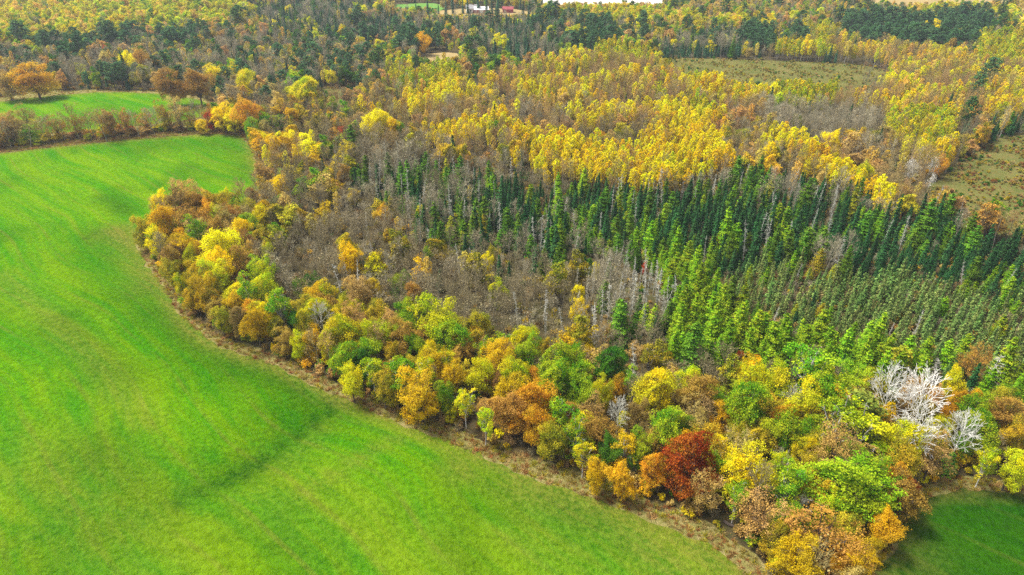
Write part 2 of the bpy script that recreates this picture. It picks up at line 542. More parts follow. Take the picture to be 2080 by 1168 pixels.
def t_bare(seed, H=11.0, spread=0.55, depth=4, n0=7, trunk_f=0.45, rad=0.012, leaves=0, leaf=0.28, kids=3, twig=0.012):
    """leafless tree: trunk Geo holds the stem, crown Geo the branches (+ a few last leaves)"""
    rng = np.random.default_rng(seed)
    tr, cr = Geo(), Geo()
    top = np.array((rng.uniform(-.4, .4), rng.uniform(-.4, .4), H * 0.80))
    segs, pts = chain((0, 0, -0.3), top, rad * H, rad * H * 0.35, 6, 0.10, rng)
    tr.tubes(segs, 5)
    out, tips = [], []
    def grow(p, d, ln, r, lev):
        n = 2
        q = p
        for i in range(n):
            d = d + rng.normal(size=3) * 0.12 + np.array((0, 0, 0.06))
            d = d / np.linalg.norm(d)
            q2 = q + d * ln / n
            out.append((q, q2, max(r * (1 - 0.25 * i), twig), max(r * (0.75 - 0.2 * i), twig * 0.7)))
            if lev > 1:
                for _ in range(kids - 1 if i == 0 else kids):
                    dd = d + rand_dirs(1, rng)[0] * 0.75
                    dd /= np.linalg.norm(dd)
                    grow(q2, dd, ln * rng.uniform(0.5, 0.72), r * 0.55, lev - 1)
            q = q2
        if lev <= 2: tips.append(q)
    for i in range(n0):
        f = trunk_f + (1 - trunk_f) * (i + rng.uniform(0, 0.8)) / n0
        a = i * 2.4 + rng.uniform(-.5, .5)
        p = np.array((top[0] * f, top[1] * f, H * 0.80 * f))
        el = spread * (1.15 - 0.55 * f)
        d = np.array((math.cos(a) * el, math.sin(a) * el, 0.62))
        d /= np.linalg.norm(d)
        grow(p, d, H * 0.24 * (1.2 - 0.45 * f), rad * H * 0.4, depth - 1)
    grow(top, np.array((0, 0, 1.0)), H * 0.16, rad * H * 0.32, depth - 1)
    cr.tubes(out, 3)
    wood = Geo(); wood.add(cr, 0)
    if leaves:
        tp = np.array(tips)
        k = rng.integers(0, len(tp), leaves)
        pts = tp[k] + rng.normal(size=(leaves, 3)) * 0.28
        nr = rand_dirs(leaves, rng) + np.array((0, 0, 0.4)); nr /= np.linalg.norm(nr, axis=1, keepdims=True)
        cr.quads(leaf_quads(pts, nr, leaf, rng), rng.uniform(0, 1, leaves), rng.uniform(0, 1, leaves), 1)
    return tr, cr


def t_snag(seed, H=13.0, nb=70, R=1.1):
    rng = np.random.default_rng(seed)
    tr, cr = Geo(), Geo()
    top = np.array((rng.uniform(-.4, .4), rng.uniform(-.4, .4), H))
    segs, _ = chain((0, 0, -0.3), top, 0.012 * H, 0.02, 7, 0.06, rng)
    tr.tubes(segs, 5)
    br = []
    for i in range(nb):
        f = rng.uniform(0.25, 0.98)
        a = rng.uniform(0, 6.28)
        r = R * (1.15 - f * 0.8) * rng.uniform(0.3, 1.2)
        p = top * f
        d = np.array((math.cos(a), math.sin(a), rng.uniform(-0.25, 0.35)))
        m = p + d * r * 0.6
        e = m + (d + np.array((0, 0, rng.uniform(-.3, .5)))) * r * 0.5
        br += [(p, m, 0.05, 0.035), (m, e, 0.035, 0.018)]
        for _ in range(2):
            br.append((m, m + rand_dirs(1, rng)[0] * r * 0.4, 0.024, 0.014))
    cr.tubes(br, 3)
    return tr, cr


def t_bush(seed, H=2.2, R=1.4, n=420, leaf=0.24):
    rng = np.random.default_rng(seed)
    tr, cr = Geo(), Geo()
    st, cc = [], []
    for i in range(9):
        a = rng.uniform(0, 6.28)
        e = np.array((math.cos(a) * R * rng.uniform(.15, .75), math.sin(a) * R * rng.uniform(.15, .75), H * rng.uniform(0.5, 0.92)))
        s, _ = chain((rng.uniform(-.2, .2), rng.uniform(-.2, .2), -0.15), e, 0.03, 0.012, 2, 0.08, rng)
        st += s; cc.append(e)
    tr.tubes(st, 3)
    cc = np.array(cc)
    k = rng.integers(0, 9, n)
    d = rand_dirs(n, rng)
    pts = cc[k] + d * (R * 0.42 * rng.uniform(0.1, 1.1, n))[:, None]
    pts[:, 2] -= np.abs(rng.normal(size=n)) * H * 0.22
    pts[:, 2] = np.maximum(pts[:, 2], 0.05)
    nr = d * 0.5 + np.array((0, 0, 0.5)) + rand_dirs(n, rng) * 0.8
    nr /= np.linalg.norm(nr, axis=1, keepdims=True)
    lob = rng.uniform(0, 1, 9)
    cr.quads(leaf_quads(pts, nr, leaf, rng, 1.5), rng.uniform(0, 1, n), lob[k])
    return tr, cr


def t_brush(seed, H=2.6, R=1.3, n=26):
    """leafless thicket: many thin stems"""
    rng = np.random.default_rng(seed)
    tr, cr = Geo(), Geo()
    st, tw, tips = [], [], []
    for i in range(n):
        a = rng.uniform(0, 6.28); r = R * rng.uniform(0, 0.6)
        b0 = np.array((math.cos(a) * r, math.sin(a) * r, -0.1))
        e = b0 + np.array((rng.normal() * 0.5, rng.normal() * 0.5, H * rng.uniform(0.5, 1.0)))
        s, p = chain(b0, e, 0.03, 0.014, 2, 0.1, rng)
        st += s
        for q in p[1:]:
            for _ in range(4):
                t_ = q + rand_dirs(1, rng)[0] * np.array((0.6, 0.6, 0.6)) + np.array((0, 0, 0.3))
                tw.append((q, t_, 0.014, 0.008)); tips.append(t_)
    tr.tubes(st, 3); cr.tubes(tw, 3)
    tp = np.array(tips); k = rng.integers(0, len(tp), 90)
    nr = rand_dirs(90, rng)
    cr.quads(leaf_quads(tp[k] + rng.normal(size=(90, 3)) * 0.15, nr, 0.2, rng), rng.uniform(0, 1, 90), rng.uniform(0, 1, 90), 1)
    return tr, cr


def t_tuft(seed, H=0.7, n=44):
    """tuft of dry grass blades"""
    rng = np.random.default_rng(seed)
    g = Geo()
    a = rng.uniform(0, 6.28, n); r = rng.uniform(0, 0.45, n)
    b0 = np.stack([np.cos(a) * r, np.sin(a) * r, np.full(n, -0.05)], 1)
    d = np.stack([rng.normal(size=n) * 0.35, rng.normal(size=n) * 0.35, rng.uniform(0.5, 1.0, n) * H], 1)
    s = np.cross(d, rand_dirs(n, rng)); s /= np.linalg.norm(s, axis=1, keepdims=True) + 1e-9
    wd = 0.045
    g.quads(np.stack([b0 - s * wd, b0 + s * wd, b0 + d + s * wd * 0.3, b0 + d - s * wd * 0.3], 1), rng.uniform(0, 1, n), rng.uniform(0, 1, n))
    return g


TPL = {}   # kind -> list of dict(trunk=mesh, crown=mesh, whole=mesh, H=, R=)


def template(kind, gs, H, R, mats):
    """mats: (trunk material, crown material[, leaf material of bare trees])"""
    tr, cr = gs
    d = dict(H=H, R=R)
    i = len(TPL.setdefault(kind, []))
    d['trunk'] = tr.mesh(f'{kind}_trunk', [mats[0]])
    d['crown'] = cr.mesh(f'{kind}_crown', list(mats[1:]))
    wh = Geo()
    wh.add(tr, 0)
    n0 = sum(len(x) for x in wh.mi)
    for v, lv, lb, m in zip(cr.v, cr.lv, cr.lb, cr.mi):
        wh.v.append(v); wh.lv.append(lv); wh.lb.append(lb); wh.mi.append(m + 1)
    for q in cr.q: wh.q.append(q + wh.n)
    wh.n += cr.n
    d['whole'] = wh.mesh(f'{kind}_whole', list(mats))
    TPL[kind].append(d)


for i in range(9):
    template('oak', t_broad(100 + i, 12, 4.0, 0.08 + 0.05 * (i % 3), 20 + i % 6, 440, 30, 0.185, 0, 6), 12, 4.0, (M_BARK, M_LEAF))
for i in range(4):
    template('oak_open', t_broad(150 + i, 12, 4.0, 0.16, 19, 300, 20, 0.16, 0.25, 6), 12, 4.0, (M_BARK, M_LEAF))
for i in range(5):
    template('oak_far', t_broad(200 + i, 12, 3.8, 0.12, 16, 240, 12, 0.36, 0, 5), 12, 3.8, (M_BARK, M_LEAF))
for i in range(4):
    template('birch', t_broad(250 + i, 14, 2.8, 0.30, 17, 230, 20, 0.19, 0, 6, True), 14, 2.8, (M_PALE, M_LEAF))
for i in range(7):
    template('aspen', t_aspen(300 + i, 13, 1.9, 2200, 0.27, 0.26 + 0.03 * (i % 4)), 13, 1.9, (M_PALE, M_LEAF))
for i in range(7):
    template('spruce', t_conifer(400 + i, 12, 2.0, 30, 11, 0.30, 0.40, 0.04, 0.42, 0, 13), 12, 2.0, (M_BARK, M_NEEDLE))
for i in range(4):
    template('bog_spruce', t_conifer(450 + i, 8, 1.2, 24, 8, 0.27, 0.35, 0.05, 0.5, 0, 7), 8, 1.2, (M_BARK, M_NEEDLE))
for i in range(7):
    template('larch', t_conifer(500 + i, 13, 3.0, 26, 13, 0.29, 0.05, 0.05, 0.48, 0.16, 27, pw=0.55), 13, 3.0, (M_BARK, M_NEEDLE))
for i in range(5):
    template('pine', t_pine(600 + i), 18, 3.6, (M_BARK, M_NEEDLE))
for i in range(8):
    template('bare', t_bare(700 + i, 11, 0.34 + 0.06 * (i % 3), 4, 8, 0.38, 0.011, 120, 0.22, 3, 0.019), 11, 2.3, (M_STEM, M_TWIG, M_LEAF))
for i in range(4):
    template('white', t_bare(750 + i, 13, 0.85, 4, 15, 0.44, 0.016, 0, 0.3, 3, 0.036), 13, 4.2, (M_TWIG, M_TWIG))
for i in range(5):
    template('snag', t_snag(800 + i), 13, 1.1, (M_TWIG, M_TWIG))
for i in range(6):
    template('bush', t_bush(850 + i), 2.2, 1.4, (M_BARK, M_LEAF))
for i in range(4):
    template('brush', t_brush(880 + i), 2.6, 1.3, (M_TWIG, M_TWIG, M_LEAF))

# palettes: (tint, second tint) as sRGB of the leaf itself
PAL = {
    'lime': ((160, 190, 22), (226, 212, 34)),
    'green': ((96, 158, 30), (178, 192, 36)),
    'deepgreen': ((50, 108, 34), (96, 142, 36)),
    'yellow': ((236, 218, 20), (196, 204, 36)),
    'gold': ((255, 224, 4), (255, 236, 24)),
    'amber': ((230, 190, 20), (212, 180, 38)),
    'orange': ((212, 150, 34), (222, 184, 46)),
    'rust': ((172, 132, 62), (198, 162, 68)),
    'tan': ((196, 166, 104), (208, 176, 92)),
    'olive': ((146, 150, 40), (204, 180, 44)),
    'brown': ((146, 118, 70), (172, 140, 74)),
    'crimson': ((150, 50, 22), (192, 112, 38)),
    'darkred': ((130, 42, 30), (160, 80, 44)),
    'scarlet':   ((226, 70, 34), (224, 100, 40)),
    'spruce': ((38, 82, 46), (62, 106, 54)),
    'bogspruce': ((98, 128, 62), (128, 148, 76)),
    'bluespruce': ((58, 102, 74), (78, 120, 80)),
    'larch': ((104, 152, 26), (148, 174, 34)),
    'larchy':    ((150, 158, 36), (176, 166, 44)),
    'larchd': ((72, 116, 32), (108, 144, 38)),
    'pine': ((64, 104, 70), (86, 122, 70)),
    'pineg':     ((58, 100, 54), (84, 120, 52)),
    'palegold': ((226, 196, 84), (232, 208, 100)),
    'barebrown': ((134, 122, 92), (160, 148, 112)),
    'baregrey': ((154, 146, 120), (182, 172, 142)),
    'baretan': ((158, 136, 88), (186, 160, 104)),
    'white': ((224, 221, 212), (238, 236, 228)),
    'deadgrey': ((184, 182, 168), (206, 204, 190)),
    'pineolive': ((86, 108, 40), (122, 134, 50)),
    'goldtan': ((208, 162, 62), (194, 146, 72)),
    'limegreen': ((122, 174, 28), (172, 192, 36)),
    'straw':     ((176, 150, 92), (196, 170, 108)),
    'heath': ((140, 132, 56), (176, 156, 70)),
    'heathred':  ((150, 104, 60), (168, 120, 66)),
}
ALB = 0.92
PALL = {k: tuple(tuple(c * ALB for c in lin(x)) for x in v) for k, v in PAL.items()}


def jitter_tint(pal, rng, amt=0.16):
    a, b = PALL[pal]
    k = 1 + rng.uniform(-amt, amt)
    h = rng.uniform(-amt, amt) * (0.5 if pal not in ('white', 'deadgrey', 'baregrey', 'barebrown') else 0.08)
    f = lambda c: (min(0.9, c[0] * k * (1 + h)), min(0.9, c[1] * k * (1 - h * 0.5)), min(0.9, c[2] * k))
    return f(a), f(b)


# ------------------------------------------------------------------ setting: ground, fields, clearings
def tagged(o, label=None, cat=None, group=None, kind=None):
    if label: o['label'] = label
    if cat: o['category'] = cat
    if group: o['group'] = group
    if kind: o['kind'] = kind
    return o


def link(name, me, parent=None):
    o = bpy.data.objects.new(name, me)
    COL.objects.link(o)
    if parent is not None: o.parent = parent
    return o


def sheet_mesh(name, verts2, faces, dz, mat, attrs=None, under=()):
    v = np.array(verts2, float)
    z = terrain(v[:, 0], v[:, 1]) + dz
    for poly, keep in under:                            # hidden under a field: lie lower, so that nothing pokes through
        z -= 1.2 * (inside(v[:, 0], v[:, 1], poly) & (seg_dist(v[:, 0], v[:, 1], list(poly) + [poly[0]]) > keep))
    me = bpy.data.meshes.new(name)
    me.from_pydata(np.column_stack([v, z]).tolist(), [], [list(f) for f in faces])
    me.materials.append(mat)
    me.polygons.foreach_set('use_smooth', [True] * len(me.polygons))
    for k, arr in (attrs or {}).items():
        at = me.attributes.new(k, 'FLOAT', 'POINT')
        at.data.foreach_set('value', np.asarray(arr, np.float32))
    me.update()
    return me


# one ground sheet: fine in the middle, reaching past the horizon
xs = np.concatenate([np.linspace(-3000, -660, 9), np.arange(-640, 641, 5.0), np.linspace(660, 3000, 9)])
ys = np.concatenate([np.linspace(-500, -20, 6), np.arange(0, 901, 5.0), np.linspace(940, 4500, 12)])
ground_x, ground_y = np.meshgrid(xs, ys)
nx, ny = len(xs), len(ys)
ii, jj = np.meshgrid(np.arange(nx - 1), np.arange(ny - 1))
k0 = (jj * nx + ii).ravel()
gf = np.stack([k0, k0 + 1, k0 + 1 + nx, k0 + nx], 1)
M_FLOOR = soil_mat('leaf_litter', ((0.070, 0.052, 0.027), (0.080, 0.072, 0.030), (0.115, 0.08, 0.034), (0.055, 0.065, 0.02)), 0.25, 0.8, 0.4)


def resample(poly, step):
    out = []
    n = len(poly)
    for i in range(n):
        a = np.array(poly[i]); b = np.array(poly[(i + 1) % n])
        k = max(1, int(np.hypot(*(b - a)) / step))
        for j in range(k): out.append(tuple(a + (b - a) * j / k))
    return out


def smooth_poly(poly, it=2):
    p = np.array(poly, float)
    for _ in range(it):
        p = np.concatenate([np.stack([0.75 * p + 0.25 * np.roll(p, -1, 0), 0.25 * p + 0.75 * np.roll(p, -1, 0)], 1).reshape(-1, 2)])
    return [tuple(x) for x in p]


def px_poly(pts, it=2):
    return smooth_poly([ground_at(*p)[:2] for p in pts], it)


def drape(name, poly, step, dz, mat, attr_fn=None, wob=0.5, kind='structure', under=()):
    rng = np.random.default_rng(len(name) * 31 + len(poly))
    edge = resample(poly, step * 0.5)
    e = np.array(edge)
    e += np.column_stack([np.sin(e[:, 1] * 0.9 + e[:, 0] * 0.5), np.cos(e[:, 0] * 0.8 - e[:, 1] * 0.6)]) * wob + rng.normal(size=e.shape) * wob * 0.3
    e += np.column_stack([np.sin(e[:, 1] * 0.41 + 1 + e[:, 0] * 0.13), np.cos(e[:, 0] * 0.37 + e[:, 1] * 0.17)]) * wob * 1.3
    x0, y0 = e.min(0); x1, y1 = e.max(0)
    gx, gy = np.meshgrid(np.arange(x0, x1, step), np.arange(y0, y1, step))
    p = np.column_stack([gx.ravel(), gy.ravel()])
    p = p[inside(p[:, 0], p[:, 1], [tuple(q) for q in e])]
    ed = np.min(np.hypot(p[:, None, 0] - e[None, ::2, 0], p[:, None, 1] - e[None, ::2, 1]), axis=1) if len(p) * len(e) < 4e7 else np.full(len(p), 9.0)
    p = p[ed > step * 0.4]
    pts = np.concatenate([e, p])
    ne = len(e)
    vo, _, fo, *_ = mgeo.delaunay_2d_cdt([Vector(q) for q in pts], [], [list(range(ne))], 1, 1e-4)
    v2 = np.array([(q.x, q.y) for q in vo])
    at = attr_fn(v2) if attr_fn else None
    me = sheet_mesh(name, v2, fo, dz, mat, at, under)
    o = link(name, me)
    o['kind'] = kind
    return o


# --- margins and fields: outlines read off the photograph and laid on the ground
FIELD_MAIN_PX = [(-500, 340), (-60, 318), (0, 312), (130, 297), (300, 281), (400, 274), (488, 273), (505, 292), (522, 335), (530, 372), (515, 405), (455, 428), (380, 447), (300, 466), (272, 480), (280, 505),
                 (302, 540), (324, 572), (342, 606), (372, 648), (416, 688), (474, 717), (560, 742), (640, 785), (690, 808), (760, 838), (844, 873), (930, 910), (1032, 950), (1135, 992), (1238, 1024), (1306, 1050), (1390, 1085), (1455, 1115), (1520, 1170), (1530, 1300), (1500, 1700), (-900, 1700)]
FIELD_MAIN = px_poly(FIELD_MAIN_PX)
MARGIN_PX = [(-540, 330), (-60, 308), (0, 303), (130, 286), (300, 271), (400, 263), (494, 264), (514, 286), (534, 332), (545, 375), (530, 412), (470, 436), (390, 455), (320, 474), (292, 486), (300, 506),
             (318, 533), (338, 564), (358, 600), (392, 641), (436, 676), (494, 703), (585, 728), (660, 768), (705, 786), (775, 812), (860, 848), (945, 880), (1050, 918), (1150, 956), (1255, 990), (1325, 1018), (1410, 1052), (1480, 1082), (1575, 1170), (1590, 1320), (1560, 1740), (-960, 1740)]
MARGIN = px_poly(MARGIN_PX)
BACK_PX = [(-160, 222), (-60, 214), (0, 207), (100, 196), (205, 187), (318, 190), (380, 199), (428, 212), (428, 228), (395, 246), (200, 264), (0, 281), (-160, 296)]
FIELD_BACK = px_poly(BACK_PX)
BACKM = px_poly([(-180, 216), (-60, 206), (0, 199), (60, 186), (130, 184), (205, 183), (318, 186), (390, 194), (445, 210), (450, 240), (420, 256), (200, 276), (0, 296), (-180, 312)])
RIGHT_PX = [(1770, 1180), (1796, 1140), (1826, 1090), (1848, 1050), (1872, 1018), (1905, 1002), (1962, 996), (2030, 998), (2100, 1006), (2300, 1020), (2500, 1700), (1700, 1700), (1740, 1300)]
FIELD_RIGHT = px_poly(RIGHT_PX)
RIGHTM = px_poly([(1745, 1180), (1770, 1135), (1800, 1085), (1822, 1040), (1850, 1000), (1890, 978), (1962, 968), (2030, 970), (2100, 978), (2320, 990), (2560, 1740), (1650, 1740), (1715, 1320)])

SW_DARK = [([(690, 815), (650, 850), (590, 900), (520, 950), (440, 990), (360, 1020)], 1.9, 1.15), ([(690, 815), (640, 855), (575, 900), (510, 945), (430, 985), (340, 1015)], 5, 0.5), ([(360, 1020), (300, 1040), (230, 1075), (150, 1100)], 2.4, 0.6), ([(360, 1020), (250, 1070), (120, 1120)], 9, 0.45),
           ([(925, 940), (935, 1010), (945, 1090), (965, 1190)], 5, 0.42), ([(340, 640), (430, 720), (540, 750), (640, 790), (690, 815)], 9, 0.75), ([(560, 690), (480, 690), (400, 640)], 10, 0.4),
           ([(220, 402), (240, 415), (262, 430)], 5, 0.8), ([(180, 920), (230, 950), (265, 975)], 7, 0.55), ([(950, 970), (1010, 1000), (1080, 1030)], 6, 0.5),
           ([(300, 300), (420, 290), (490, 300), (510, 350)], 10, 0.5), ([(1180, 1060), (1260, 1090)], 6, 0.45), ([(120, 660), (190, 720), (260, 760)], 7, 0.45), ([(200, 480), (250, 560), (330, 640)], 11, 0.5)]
SW_DRY = [([(5, 560), (60, 610), (113, 655), (180, 720), (240, 790), (300, 860)], 3.5, 0.35), ([(600, 1010), (690, 957), (760, 915), (820, 885), (850, 870)], 1.8, 0.45), ([(660, 870), (600, 925), (540, 970)], 3, 0.25), ([(930, 945), (945, 958)], 4, 0.55),
          ([(240, 470), (280, 490), (300, 530), (325, 575)], 6, 0.75), ([(1060, 985), (1180, 1030), (1300, 1075), (1380, 1110)], 6, 0.55), ([(1330, 1110), (1420, 1150)], 8, 0.6),
          ([(560, 1010), (700, 1060), (850, 1130)], 12, 0.22), ([(60, 950), (200, 1040), (330, 1140)], 14, 0.25), ([(1080, 1080), (1200, 1130)], 10, 0.3), ([(1150, 1020), (1290, 1080), (1390, 1140), (1420, 1168)], 2.0, 0.5)]


def paint(v2, lst):
    r = np.zeros(len(v2))
    for px, wd, k in lst:
        pts = [ground_at(*p)[:2] for p in px]
        r = np.maximum(r, k * np.exp(-(seg_dist(v2[:, 0], v2[:, 1], pts) / wd) ** 2))
    return r


def edge_dry(v2, poly, wd, k):
    d = seg_dist(v2[:, 0], v2[:, 1], list(poly) + [poly[0]])
    return k * np.exp(-(d / wd) ** 2)


M_FIELD = field_mat('young_crop', (0.040, 0.205, 0.001), (0.005, 0.075, 0.001), (0.134, 0.262, 0.001), (0.190, 0.165, 0.030), R_(41))
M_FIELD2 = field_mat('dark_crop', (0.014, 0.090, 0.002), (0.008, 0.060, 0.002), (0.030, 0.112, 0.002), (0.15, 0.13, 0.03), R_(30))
M_MARGIN = soil_mat('dry_grass_margin', ((0.25, 0.225, 0.075), (0.19, 0.175, 0.05), (0.31, 0.25, 0.105), (0.14, 0.155, 0.035)), 0.45, 0.9, 0.4)


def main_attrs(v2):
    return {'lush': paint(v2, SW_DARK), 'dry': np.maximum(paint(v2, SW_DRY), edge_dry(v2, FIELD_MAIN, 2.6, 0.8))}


tagged(link('ground', sheet_mesh('ground', np.column_stack([ground_x.ravel(), ground_y.ravel()]), gf, 0, M_FLOOR, under=((MARGIN, 9), (BACKM, 9), (RIGHTM, 9)))), kind='structure')
drape('field_margin', MARGIN, 4.0, 0.06, M_MARGIN, wob=0.8, under=((FIELD_MAIN, 6),))
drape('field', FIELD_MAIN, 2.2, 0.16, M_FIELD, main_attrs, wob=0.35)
drape('far_field_margin', BACKM, 6.0, 0.10, M_MARGIN, wob=0.8, under=((FIELD_BACK, 8),))
drape('far_field', FIELD_BACK, 5.0, 0.22, M_FIELD, lambda v: {'lush': paint(v, [([(60, 260), (200, 245), (330, 235)], 9, 0.4)]), 'dry': edge_dry(v, FIELD_BACK, 3, 0.6)}, wob=0.4)
drape('corner_field_margin', RIGHTM, 3.0, 0.08, M_MARGIN, wob=0.6, under=((FIELD_RIGHT, 5),))
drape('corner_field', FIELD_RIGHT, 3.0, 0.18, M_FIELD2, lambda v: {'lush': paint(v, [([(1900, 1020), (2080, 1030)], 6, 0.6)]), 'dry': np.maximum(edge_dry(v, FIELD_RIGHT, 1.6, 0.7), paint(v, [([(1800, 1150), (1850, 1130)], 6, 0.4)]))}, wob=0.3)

# clearings: bogs, heaths, meadows
HEATH_R = px_poly([(2130, 268), (2060, 272), (1990, 298), (1935, 345), (1875, 388), (1848, 425), (1900, 460), (1990, 476), (2130, 492), (2250, 420), (2250, 300)])
HEATH_M = px_poly([(1325, 122), (1400, 118), (1520, 122), (1660, 126), (1790, 134), (1815, 175), (1740, 212), (1600, 208), (1480, 194), (1370, 170)])
BOG = px_poly([(1480, 545), (1600, 520), (1780, 530), (2080, 575), (2300, 640), (2300, 780), (2080, 720), (1900, 700), (1720, 680), (1560, 640)])
MEADOW = px_poly([(842, 112), (880, 107), (935, 108), (945, 130), (925, 152), (850, 152)])
SWAMP = px_poly([(625, 195), (655, 180), (735, 176), (750, 200), (700, 224), (640, 222)])
FARM = px_poly([(850, 27), (920, 18), (1000, 16), (1070, 20), (1095, 34), (1070, 50), (990, 55), (900, 52), (850, 45)])
PALE = px_poly([(1060, -4), (1170, -12), (1330, -12), (1360, 10), (1330, 30), (1200, 34), (1090, 24)])
GREENS = px_poly([(780, 12), (850, 6), (900, 8), (905, 20), (840, 40), (800, 36)])
TOPR = px_poly([(1740, 26), (1900, 28), (2040, 20), (2120, 12), (2120, -10), (1760, -6)])
M_HEATH = soil_mat('heath_floor', ((0.155, 0.150, 0.042), (0.105, 0.122, 0.03), (0.19, 0.135, 0.045), (0.08, 0.105, 0.025)), 0.3, 0.9, 0.5)
M_BOG = soil_mat('bog_floor', ((0.085, 0.056, 0.026), (0.066, 0.062, 0.024), (0.10, 0.062, 0.028), (0.055, 0.062, 0.02)), 0.35, 0.9, 0.5)
M_MEADOW = soil_mat('meadow_hay', ((0.33, 0.24, 0.10), (0.28, 0.21, 0.09), (0.38, 0.28, 0.13), (0.24, 0.20, 0.08)), 0.2, 0.5, 0.3)
M_STUBBLE = soil_mat('pale_stubble', ((0.62, 0.56, 0.50), (0.55, 0.50, 0.44), (0.66, 0.60, 0.54), (0.5, 0.45, 0.38)), 0.1, 0.3, 0.2)
M_PASTURE = soil_mat('far_pasture', ((0.10, 0.24, 0.04), (0.13, 0.26, 0.05), (0.16, 0.25, 0.06), (0.09, 0.2, 0.04)), 0.1, 0.3, 0.2)
drape('heath', HEATH_R, 6, 0.10, M_HEATH, wob=1.0)
drape('heath', HEATH_M, 8, 0.10, M_HEATH, wob=1.0)
drape('bog', BOG, 6, 0.10, M_BOG, wob=1.0)
drape('meadow', MEADOW, 8, 0.10, M_MEADOW, wob=0.6)
drape('swamp', SWAMP, 8, 0.10, M_HEATH, wob=0.6)
drape('farm_meadow', FARM, 10, 0.10, M_MEADOW, wob=0.6)
drape('stubble_field', PALE, 12, 0.10, M_STUBBLE, wob=0.6)
drape('pasture', GREENS, 10, 0.14, M_PASTURE, wob=0.6)
drape('stubble_field', TOPR, 12, 0.10, M_MEADOW, wob=0.6)
CLEAR = [MARGIN, BACKM, RIGHTM, HEATH_R, HEATH_M, MEADOW, SWAMP, FARM, PALE, GREENS, TOPR]

# ------------------------------------------------------------------ where the trees stand
TREES = []           # dicts


def hero(kind, pal, u, v, wpx, hm=None):
    zc = 7.0
    for _ in range(5):
        x, y, z, t = ground_at(u, v, zc)
        dep = project(x, y, z + zc)[2]
        wm = wpx * dep / FPX * (0.92 if v > 400 else 1.0)
        if kind in ('oak', 'oak_open', 'bush'):
            H = hm or min(17.0, max(5.5, 1.4 * wm + 3.2)); c = 0.58
        elif kind in ('birch', 'aspen'):
            H = hm or min(17.0, max(8.0, 1.7 * wm + 4)); c = 0.66
        elif kind in ('bare', 'white'):
            H = hm or min(15.0, max(6.0, 1.35 * wm + 3)); c = 0.66
        elif kind == 'pine':
            H = hm or min(20.0, max(9.0, 1.5 * wm + 3)); c = 0.6
        else:
            H = hm or min(14.0, max(6.0, 2.1 * wm)); c = 0.5; wm *= 1.12
        zc = H * c
    for _ in range(25):                                 # no trunk in the crop: a lower tree stands farther back
        if not (inside(x, y, FIELD_MAIN) or inside(x, y, FIELD_RIGHT)): break
        H *= 0.95
        x, y, z, t = ground_at(u, v, H * c)
    TREES.append(dict(kind=kind, pal=pal, x=float(x), y=float(y), H=H, R=wm / 2, hero=True))


